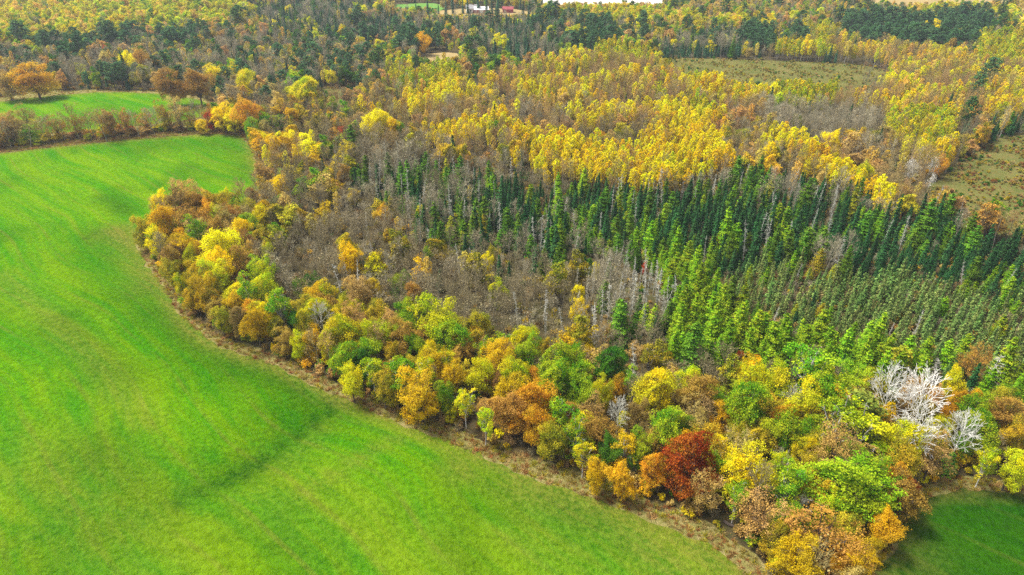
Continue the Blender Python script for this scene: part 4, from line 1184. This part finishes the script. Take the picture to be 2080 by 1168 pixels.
PLACE = [  # areas one can find in the photograph, by where the crown shows
    ('by the lower right corner field', lambda u, v: u > 1760 and v > 900), ('near the white bare trees', lambda u, v: u > 1700 and v > 755), ('in the broad belt near the crimson tree', lambda u, v: u > 1180 and v > 760),
    ('along the middle of the field edge', lambda u, v: v > 640 and u < 1200 + (v - 640) * .6 and v > 560 + u * .1), ('on the wooded point jutting into the field', lambda u, v: u < 600 and v > 385), ('along the bend of the field edge', lambda u, v: u < 720 and v > 560),
    ('in the stunted bog', lambda u, v: u > 1480 and 515 < v < 700), ('in the bright larch belt', lambda u, v: u > 1220 and 460 < v < 760), ('in the dark spruce stand', lambda u, v: u > 1090 and 390 < v), ('in the leafless brown wood', lambda u, v: 540 < u < 1300 and v > 300),
    ('in the hedgerow between the two green fields', lambda u, v: u < 440 and 205 < v < 320), ("by the big field's far corner", lambda u, v: u < 760 and v > 205), ('in the golden stand above the spruces', lambda u, v: 1060 < u < 1480 and v > 255), ('beside the heath at the right edge', lambda u, v: u > 1800 and v > 230),
    ('in the golden ribbon sloping to the heath', lambda u, v: 1480 < u and v > 255), ('in the yellow middle-distance woods', lambda u, v: u > 740 and v > 150), ('in the upper right pine grove', lambda u, v: u > 1690 and v < 110), ('behind the far green field', lambda u, v: u < 740 and v > 100),
    ('in the far woods below the farm', lambda u, v: 740 < u < 1400), ('in the far woods at upper left', lambda u, v: u <= 740), ('in the far woods at upper right', lambda u, v: True)]
NUMW = ['first', 'second', 'third', 'fourth', 'fifth', 'sixth', 'seventh', 'eighth', 'ninth', 'tenth', 'eleventh', 'twelfth', 'thirteenth', 'fourteenth', 'fifteenth', 'sixteenth', 'seventeenth', 'eighteenth', 'nineteenth', 'twentieth']


def place_of(t):
    for nm, fn in PLACE:
        if fn(t['u'], t['v']): return nm


by = {}
for i, t in enumerate(TREES):
    t['i'] = i
    by.setdefault(KIND[t['kind']][0], []).append(t)
MAXN = {'broadleaf_tree': 320, 'bush': 0}
single, mass = [], []
for nm, lst in by.items():
    lst.sort(key=lambda t: -t['show'])
    hs_ = [t for t in lst if t['hero'] and t['show'] > 0]
    rest = [t for t in lst if not (t['hero'] and t['show'] > 0)]
    n = max(0, MAXN.get(nm, 300) - len(hs_))
    pick = [t for t in rest[:n] if t['show'] > 0]
    single += hs_ + pick
    chosen = {t['i'] for t in pick}
    mass += [t for t in rest if t['i'] not in chosen]

# labels: look + form + place; several alike in one place are told apart by their order from left to right, as far as one can count
bucket = {}
for t in single:
    nm = KIND[t['kind']][0]
    t['place'] = place_of(t)
    bucket.setdefault((nm, t['pal'], t['kind'] in ('oak_open',), t['place']), []).append(t)
for (nm, pal, op, pl), lst in bucket.items():
    base = f"{LOOK[pal]} {'thin-leaved ' if op else ''}{FORM[nm]}"
    lst.sort(key=lambda t: t['u'])
    n = len(lst)
    if n == 1:
        lst[0]['label'] = f'only {base} {pl}'
    elif n <= 20:
        big = max(lst, key=lambda t: t['show'])
        for j, t in enumerate(lst):
            o = 'leftmost' if j == 0 else ('rightmost' if j == n - 1 else NUMW[j] + ' from left')
            t['label'] = f"{base} {pl}, {o}"
    else:
        lst.sort(key=lambda t: t['d'])
        step = 12 if n <= 240 else 19
        for r0 in range(0, n, step):
            row = sorted(lst[r0:r0 + step], key=lambda t: t['u'])
            rw = NUMW[r0 // step]
            for j, t in enumerate(row):
                t['label'] = f"{base} {pl}, {rw} row, {NUMW[j]} from left"

GRP = {'broadleaf_tree': 'broadleaved trees', 'birch_tree': 'birches at the wood edge', 'aspen_tree': 'aspens', 'spruce_tree': 'spruces', 'bog_spruce': 'stunted bog spruces', 'larch_tree': 'larches', 'pine_tree': 'pines', 'bare_tree': 'leafless trees', 'dead_tree': 'dead trees', 'bush': 'bushes'}
trng = np.random.default_rng(99)
for t in single:
    k = t['kind']
    nm, cat = KIND[k]
    tp = TPL[k][int(trng.integers(len(TPL[k])))]
    c1, c2 = jitter_tint(t['pal'], trng, 0.3 if k in ('larch', 'spruce', 'bog_spruce') else 0.17)
    s = (t['R'] / tp['R'], t['R'] / tp['R'] * trng.uniform(0.92, 1.08), t['H'] / tp['H'])
    tl = 0.075 if k in ('snag', 'bare') else 0.03
    rot = (trng.normal() * tl, trng.normal() * tl, trng.uniform(0, 6.283))
    split = t['d'] < 260
    if split:
        o = bpy.data.objects.new(nm, None)
        COL.objects.link(o)
        o.empty_display_size = 0.5
        a = bpy.data.objects.new('trunk', tp['trunk']); b_ = bpy.data.objects.new('crown', tp['crown'])
        for q in (a, b_):
            COL.objects.link(q); q.parent = o
            q['tint'] = c1; q['tint_two'] = c2
        if k == 'bare' : b_['tint'] = c1
    else:
        o = bpy.data.objects.new(nm, tp['whole'])
        COL.objects.link(o)
    o['tint'] = c1; o['tint_two'] = c2
    o.location = (t['x'], t['y'], t['z']); o.rotation_euler = rot; o.scale = s
    tagged(o, t['label'], cat, f"{GRP[nm]} {t['place']}")


# the rest of each kind: one mass per kind
def scatter_group(coll):
    ng = bpy.data.node_groups.new('scatter_' + coll.name, 'GeometryNodeTree')
    ng.interface.new_socket('Geometry', in_out='INPUT', socket_type='NodeSocketGeometry')
    ng.interface.new_socket('Geometry', in_out='OUTPUT', socket_type='NodeSocketGeometry')
    N = ng.nodes
    gi = N.new('NodeGroupInput'); go = N.new('NodeGroupOutput')
    ci = N.new('GeometryNodeCollectionInfo'); ci.inputs['Collection'].default_value = coll
    ci.inputs['Separate Children'].default_value = True; ci.inputs['Reset Children'].default_value = True
    ip = N.new('GeometryNodeInstanceOnPoints'); ip.inputs['Pick Instance'].default_value = True
    def attr(nm, typ):
        a = N.new('GeometryNodeInputNamedAttribute'); a.data_type = typ; a.inputs['Name'].default_value = nm
        return a.outputs['Attribute']
    er = N.new('FunctionNodeEulerToRotation')
    ng.links.new(gi.outputs[0], ip.inputs['Points'])
    ng.links.new(ci.outputs[0], ip.inputs['Instance'])
    ng.links.new(attr('pick', 'INT'), ip.inputs['Instance Index'])
    ng.links.new(attr('turn', 'FLOAT_VECTOR'), er.inputs[0]); ng.links.new(er.outputs[0], ip.inputs['Rotation'])
    ng.links.new(attr('size', 'FLOAT_VECTOR'), ip.inputs['Scale'])
    ng.links.new(ip.outputs[0], go.inputs[0])
    return ng


def scatter(name, kind, pts, pick, turn, size, tint, tint2, label, cat, meshes):
    coll = bpy.data.collections.new('source_' + kind)
    for j, me in enumerate(meshes):
        coll.objects.link(bpy.data.objects.new(f'source_{kind}_{j:02d}', me))
    me = bpy.data.meshes.new(name)
    me.vertices.add(len(pts)); me.vertices.foreach_set('co', np.asarray(pts, np.float32).ravel())
    a = me.attributes.new('pick', 'INT', 'POINT'); a.data.foreach_set('value', np.asarray(pick, np.int32))
    for nm_, arr in (('turn', turn), ('size', size)):
        a = me.attributes.new(nm_, 'FLOAT_VECTOR', 'POINT'); a.data.foreach_set('vector', np.asarray(arr, np.float32).ravel())
    for nm_, arr in (('tint', tint), ('tint_two', tint2)):
        arr = np.column_stack([np.asarray(arr), np.ones(len(pts))])
        a = me.attributes.new(nm_, 'FLOAT_COLOR', 'POINT'); a.data.foreach_set('color', arr.astype(np.float32).ravel())
    o = link(name, me)
    mod = o.modifiers.new('scatter', 'NODES'); mod.node_group = scatter_group(coll)
    tagged(o, label, cat, kind='stuff')
    return o


MASSES = {'oak': ('broadleaf_foliage', 'mixed autumn broadleaved woods'), 'oak_open': ('thin_broadleaf_foliage', 'thin tan broadleaved trees of the wood edge'), 'oak_far': ('far_broadleaf_forest', 'far mixed autumn broadleaved forest mass'),
          'birch': ('birch_forest', 'birches'), 'aspen': ('aspen_forest', 'golden aspen forest filling the middle distance'), 'spruce': ('spruce_forest', 'dark spruce forest on the right and far off'), 'bog_spruce': ('bog_spruce_forest', 'stunted grey-green spruces of the bog'),
          'larch': ('larch_forest', 'green larches among the spruces'), 'pine': ('pine_forest', 'dark far pine woods'), 'bare': ('bare_forest', 'leafless grey-brown forest mass'), 'snag': ('dead_forest', 'silver dead trunks among the conifers'), 'bush': ('bush_undergrowth', 'olive bushes under the leafless trees'), 'white': ('pale_bare_forest', 'pale bare trees')}
mk = {}
for t in mass: mk.setdefault(t['kind'], []).append(t)
for k, lst in mk.items():
    src = TPL[k]
    n = len(lst)
    pick = trng.integers(0, len(src), n)
    tints = [jitter_tint(t['pal'], trng, 0.26) for t in lst]
    rr = np.array([t['R'] for t in lst]); hh = np.array([t['H'] for t in lst])
    sr = rr / src[0]['R']
    scatter(MASSES[k][0], k, [(t['x'], t['y'], t['z']) for t in lst], pick, np.column_stack([trng.normal(size=n) * .03, trng.normal(size=n) * .03, trng.uniform(0, 6.283, n)]),
            np.column_stack([sr, sr * trng.uniform(.92, 1.08, n), hh / src[0]['H']]), [c[0] for c in tints], [c[1] for c in tints], MASSES[k][1], 'forest', [s['whole'] for s in src])

# undergrowth: shrubs along the wood edges, thicket under the bare wood, heath scrub, dry grass tufts
ug = {'bush': [], 'brush': [], 'tuft': []}
edge_line = list(MARGIN) + [MARGIN[0]]
redge = list(RIGHTM) + [RIGHTM[0]]
hw = cand[(cdep < 420)]
ed = np.minimum(seg_dist(hw[:, 0], hw[:, 1], edge_line), seg_dist(hw[:, 0], hw[:, 1], redge))
hu, hv, hd = project(hw[:, 0], hw[:, 1], terrain(hw[:, 0], hw[:, 1]))
vis = (hu > -60) & (hu < 2140) & (hv < 1250)
def pick_pal(ps): return ps[int(trng.integers(len(ps)))]
for i in np.nonzero(vis)[0]:
    x, y = hw[i]
    r = reg[np.nonzero(cdep < 420)[0][i]] if False else None
    if ed[i] < 4.5:
        if trng.uniform() < 0.50: ug['bush'].append((x, y, pick_pal(['olive', 'amber', 'brown', 'olive', 'tan', 'gold', 'green', 'rust']), trng.uniform(0.5, 1.25)))
        elif trng.uniform() < 0.35: ug['brush'].append((x, y, pick_pal(['baretan', 'barebrown']), trng.uniform(0.5, 0.9)))
    elif trng.uniform() < 0.24:
        if trng.uniform() < 0.45: ug['bush'].append((x, y, pick_pal(['olive', 'brown', 'olive', 'rust', 'tan', 'deepgreen', 'amber']), trng.uniform(0.4, 1.0)))
        else: ug['brush'].append((x, y, pick_pal(['baretan', 'barebrown', 'barebrown', 'baregrey']), trng.uniform(0.6, 1.15)))


def fill(poly, step, hole=None):
    p = np.array(poly)
    x0, y0 = p.min(0); x1, y1 = p.max(0)
    gx, gy = np.meshgrid(np.arange(x0, x1, step), np.arange(y0, y1, step))
    q = np.column_stack([gx.ravel(), gy.ravel()]) + trng.uniform(-.5, .5, (gx.size, 2)) * step
    m = inside(q[:, 0], q[:, 1], poly)
    if hole is not None: m &= ~inside(q[:, 0], q[:, 1], hole)
    q = q[m]
    u, v, d = project(q[:, 0], q[:, 1], terrain(q[:, 0], q[:, 1]))
    return q[(u > -80) & (u < 2160) & (v < 1260) & (v > -10)]


for poly, st, ps in ((HEATH_R, 1.3, ['heath', 'heath', 'olive', 'deepgreen', 'straw', 'heathred']), (HEATH_M, 1.9, ['heath', 'olive', 'heath', 'deepgreen', 'heath', 'straw']), (SWAMP, 3.0, ['deepgreen', 'spruce', 'heath']), (BOG, 2.2, ['brown', 'heathred', 'rust', 'heath'])):
    for x, y in fill(poly, st):
        if math.sin(x * 0.31 + 1.1 * math.sin(y * 0.2)) + math.sin(y * 0.27 + x * 0.12) + trng.normal() * 0.8 < 0: continue
        ug['bush'].append((x, y, pick_pal(ps), trng.uniform(0.2, 0.45) ** (1 if trng.uniform() < 0.85 else 0.4) if poly is not SWAMP else trng.uniform(0.6, 1.3)))
for poly, vmin, ps in ((FARM, 36, ['olive', 'tan', 'brown', 'deepgreen', 'palegold', 'olive']), (PALE, 13, ['tan', 'yellow', 'olive', 'palegold']), (GREENS, 22, ['deepgreen', 'olive', 'tan']), (TOPR, 14, ['tan', 'palegold', 'olive']), (MEADOW, 130, ['olive', 'brown', 'deepgreen', 'tan'])):
    for x, y in fill(poly, 2.8):
        v_ = float(project(x, y, terrain(x, y))[1])
        if v_ > vmin + trng.normal() * 2: ug['bush'].append((x, y, pick_pal(ps), trng.uniform(0.8, 1.7)))
for poly, hole, st in ((MARGIN, FIELD_MAIN, 0.85), (RIGHTM, FIELD_RIGHT, 0.8), (BACKM, FIELD_BACK, 1.8)):
    for x, y in fill(poly, st, hole):
        ug['tuft'].append((x, y, pick_pal(['straw', 'straw', 'heath', 'olive', 'heathred']), trng.uniform(0.5, 1.2)))
TUFTS = []
for i in range(5):
    TUFTS.append(t_tuft(900 + i).mesh('tuft', [M_LEAF]))
UGN = {'bush': ('shrub_undergrowth', 'low autumn shrubs along the wood edge and on the heaths', 'undergrowth'), 'brush': ('thicket_undergrowth', 'leafless thicket under the trees', 'undergrowth'), 'tuft': ('dry_grass', 'straw-coloured dry grass along the field margins', 'grass')}
for k, lst in ug.items():
    n = len(lst)
    print(k, n)
    src = TUFTS if k == 'tuft' else [s['whole'] for s in TPL[k]]
    xy = np.array([(a[0], a[1]) for a in lst]); s = np.array([a[3] for a in lst])
    tints = [jitter_tint(a[2], trng, 0.2) for a in lst]
    scatter(UGN[k][0], 'under_' + k, np.column_stack([xy, terrain(xy[:, 0], xy[:, 1]) + 0.04]), trng.integers(0, len(src), n), np.column_stack([np.zeros(n), np.zeros(n), trng.uniform(0, 6.283, n)]),
            np.column_stack([s, s, s * trng.uniform(.7, 1.1, n)]), [c[0] for c in tints], [c[1] for c in tints], UGN[k][1], UGN[k][2], src)


# ------------------------------------------------------------------ the far farm
M_WHITE = plain_mat('white_boards', (0.74, 0.73, 0.70), (0.82, 0.81, 0.79), 0.8)
M_RED = plain_mat('red_boards', (0.30, 0.025, 0.035), (0.40, 0.04, 0.05), 0.8)
M_ROOFG = plain_mat('grey_shingles', (0.22, 0.21, 0.21), (0.34, 0.33, 0.33), 1.2)
M_ROOFW = plain_mat('pale_roof_sheet', (0.62, 0.60, 0.60), (0.72, 0.70, 0.70), 1.0, 0.5)
M_ROOFR = plain_mat('dark_red_roof', (0.22, 0.03, 0.04), (0.30, 0.05, 0.05), 1.0)
M_GLASS = plain_mat('dark_glass', (0.03, 0.04, 0.05), (0.05, 0.06, 0.07), 1.0, 0.1)


def polys(name, v, f, mat, parent):
    me = bpy.data.meshes.new(name)
    me.from_pydata(v, [], f); me.materials.append(mat); me.update()
    return link(name, me, parent)


def box(name, x0, x1, y0, y1, z0, z1, mat, parent):
    v = [(x0, y0, z0), (x1, y0, z0), (x1, y1, z0), (x0, y1, z0), (x0, y0, z1), (x1, y0, z1), (x1, y1, z1), (x0, y1, z1)]
    return polys(name, v, [(0, 3, 2, 1), (4, 5, 6, 7), (0, 1, 5, 4), (1, 2, 6, 5), (2, 3, 7, 6), (3, 0, 4, 7)], mat, parent)


def gable(nm, label, cat, u, v, L, W, He, Hr, rz, wall, roof, wins, doors, chimney=False):
    x, y, z, _ = ground_at(u, v)
    o = bpy.data.objects.new(nm, None); COL.objects.link(o)
    o.location = (x, y, z); o.rotation_euler = (0, 0, rz)
    tagged(o, label, cat)
    a, b = L / 2, W / 2
    polys('wall', [(-a, -b, -.5), (a, -b, -.5), (a, b, -.5), (-a, b, -.5), (-a, -b, He), (a, -b, He), (a, b, He), (-a, b, He), (-a, 0, Hr), (a, 0, Hr)],
          [(0, 1, 5, 4), (1, 2, 6, 9, 5), (2, 3, 7, 6), (3, 0, 4, 8, 7)], wall, o)
    e, k = 0.5, (Hr - He) / b
    lo = He - e * k
    rv, rf = [], []
    for s in (-1, 1):
        n0 = len(rv)
        for zz in (0.03, 0.25):
            rv += [(-a - e, s * (b + e), lo + zz), (a + e, s * (b + e), lo + zz), (a + e, 0, Hr + zz), (-a - e, 0, Hr + zz)]
        rf += [tuple(n0 + i for i in q) for q in ((0, 1, 2, 3), (4, 5, 6, 7), (0, 1, 5, 4), (1, 2, 6, 5), (2, 3, 7, 6), (3, 0, 4, 7))]
    r = polys('roof', rv, rf, roof, o)
    for (wx, wz, ww, wh) in wins:
        p = box('window', wx - ww / 2, wx + ww / 2, -b - .08, -b + .02, wz, wz + wh, M_WHITE, o)
        box('pane', wx - ww / 2 + .12, wx + ww / 2 - .12, -b - .11, -b - .02, wz + .12, wz + wh - .12, M_GLASS, p)
    for (dx, dw, dh, dm) in doors:
        box('door', dx - dw / 2, dx + dw / 2, -b - .1, -b + .02, 0, dh, dm, o)
    if chimney:
        box('chimney', 0.6, 1.3, -.35, .35, Hr - .8, Hr + 1.0, M_ROOFR, r)


gable('farmhouse', 'white farmhouse with grey gable roof beside the long red barn', 'house', 959, 25, 10, 7, 3.6, 6.2, R_(8), M_WHITE, M_ROOFG, [(-4, 1, 1.4, 1.6), (-1.6, 1, 1.4, 1.6), (3.6, 1, 1.4, 1.6)], [(1.2, 1.2, 2.2, M_ROOFR)], True)
gable('barn', 'long red barn with pale roof beside the white farmhouse', 'barn', 978, 26, 12, 7, 3.0, 5.0, R_(4), M_RED, M_ROOFW, [(-5, 1.2, 1.2, 1.0), (5, 1.2, 1.2, 1.0)], [(0, 3.2, 3.0, M_WHITE)])
gable('shed', 'small dark red shed standing alone right of the farm', 'shed', 1032, 25, 9, 6, 2.9, 4.6, R_(-4), M_RED, M_ROOFR, [(-3, 1.2, 1.0, 1.0)], [(1.4, 2.6, 2.6, M_ROOFR)])

# fallen trunk at the wood edge, low right
x0_, y0_, z0_, _ = ground_at(1470, 1060); x1_, y1_, z1_, _ = ground_at(1532, 1098)
g = Geo()
lr = np.random.default_rng(5)
s_, p_ = chain((0, 0, 0.25), (x1_ - x0_, y1_ - y0_, z1_ - z0_ + 0.3), 0.28, 0.14, 6, 0.08, lr)
g.tubes(s_, 7)
lg = bpy.data.objects.new('fallen_log', None); COL.objects.link(lg); lg.location = (x0_, y0_, z0_)
tagged(lg, 'dark fallen trunk lying along the field margin below the crimson tree', 'log')
link('trunk', g.mesh('log', [M_BARK]), lg)
for q in p_[2:6]:
    g2 = Geo()
    g2.tubes([(q, q + rand_dirs(1, lr)[0] * np.array((.6, .6, .4)) + np.array((0, 0, .35)), .05, .02)], 5)
    link('branch', g2.mesh('branch', [M_BARK]), lg)

# ------------------------------------------------------------------ the air
def haze():
    v = [(x, y, z) for z in (-9.0, 96.0) for y in (-520.0, 4520.0) for x in (-3020.0, 3020.0)]
    o = polys('haze', v, [(0, 2, 3, 1), (4, 5, 7, 6), (0, 1, 5, 4), (1, 3, 7, 5), (3, 2, 6, 7), (2, 0, 4, 6)], None, None)
    m, t, out = new_mat('haze_air')
    p = t.nodes.new('ShaderNodeVolumePrincipled')
    p.inputs['Color'].default_value = (0.80, 0.88, 1.0, 1)
    p.inputs['Density'].default_value = HAZE
    p.inputs['Anisotropy'].default_value = 0.2
    t.links.new(p.outputs[0], out.inputs['Volume'])
    o.data.materials.clear(); o.data.materials.append(m)
    tagged(o, 'thin pale blue haze over the far woods', 'haze', kind='stuff')


HAZE = 0.00014
haze()
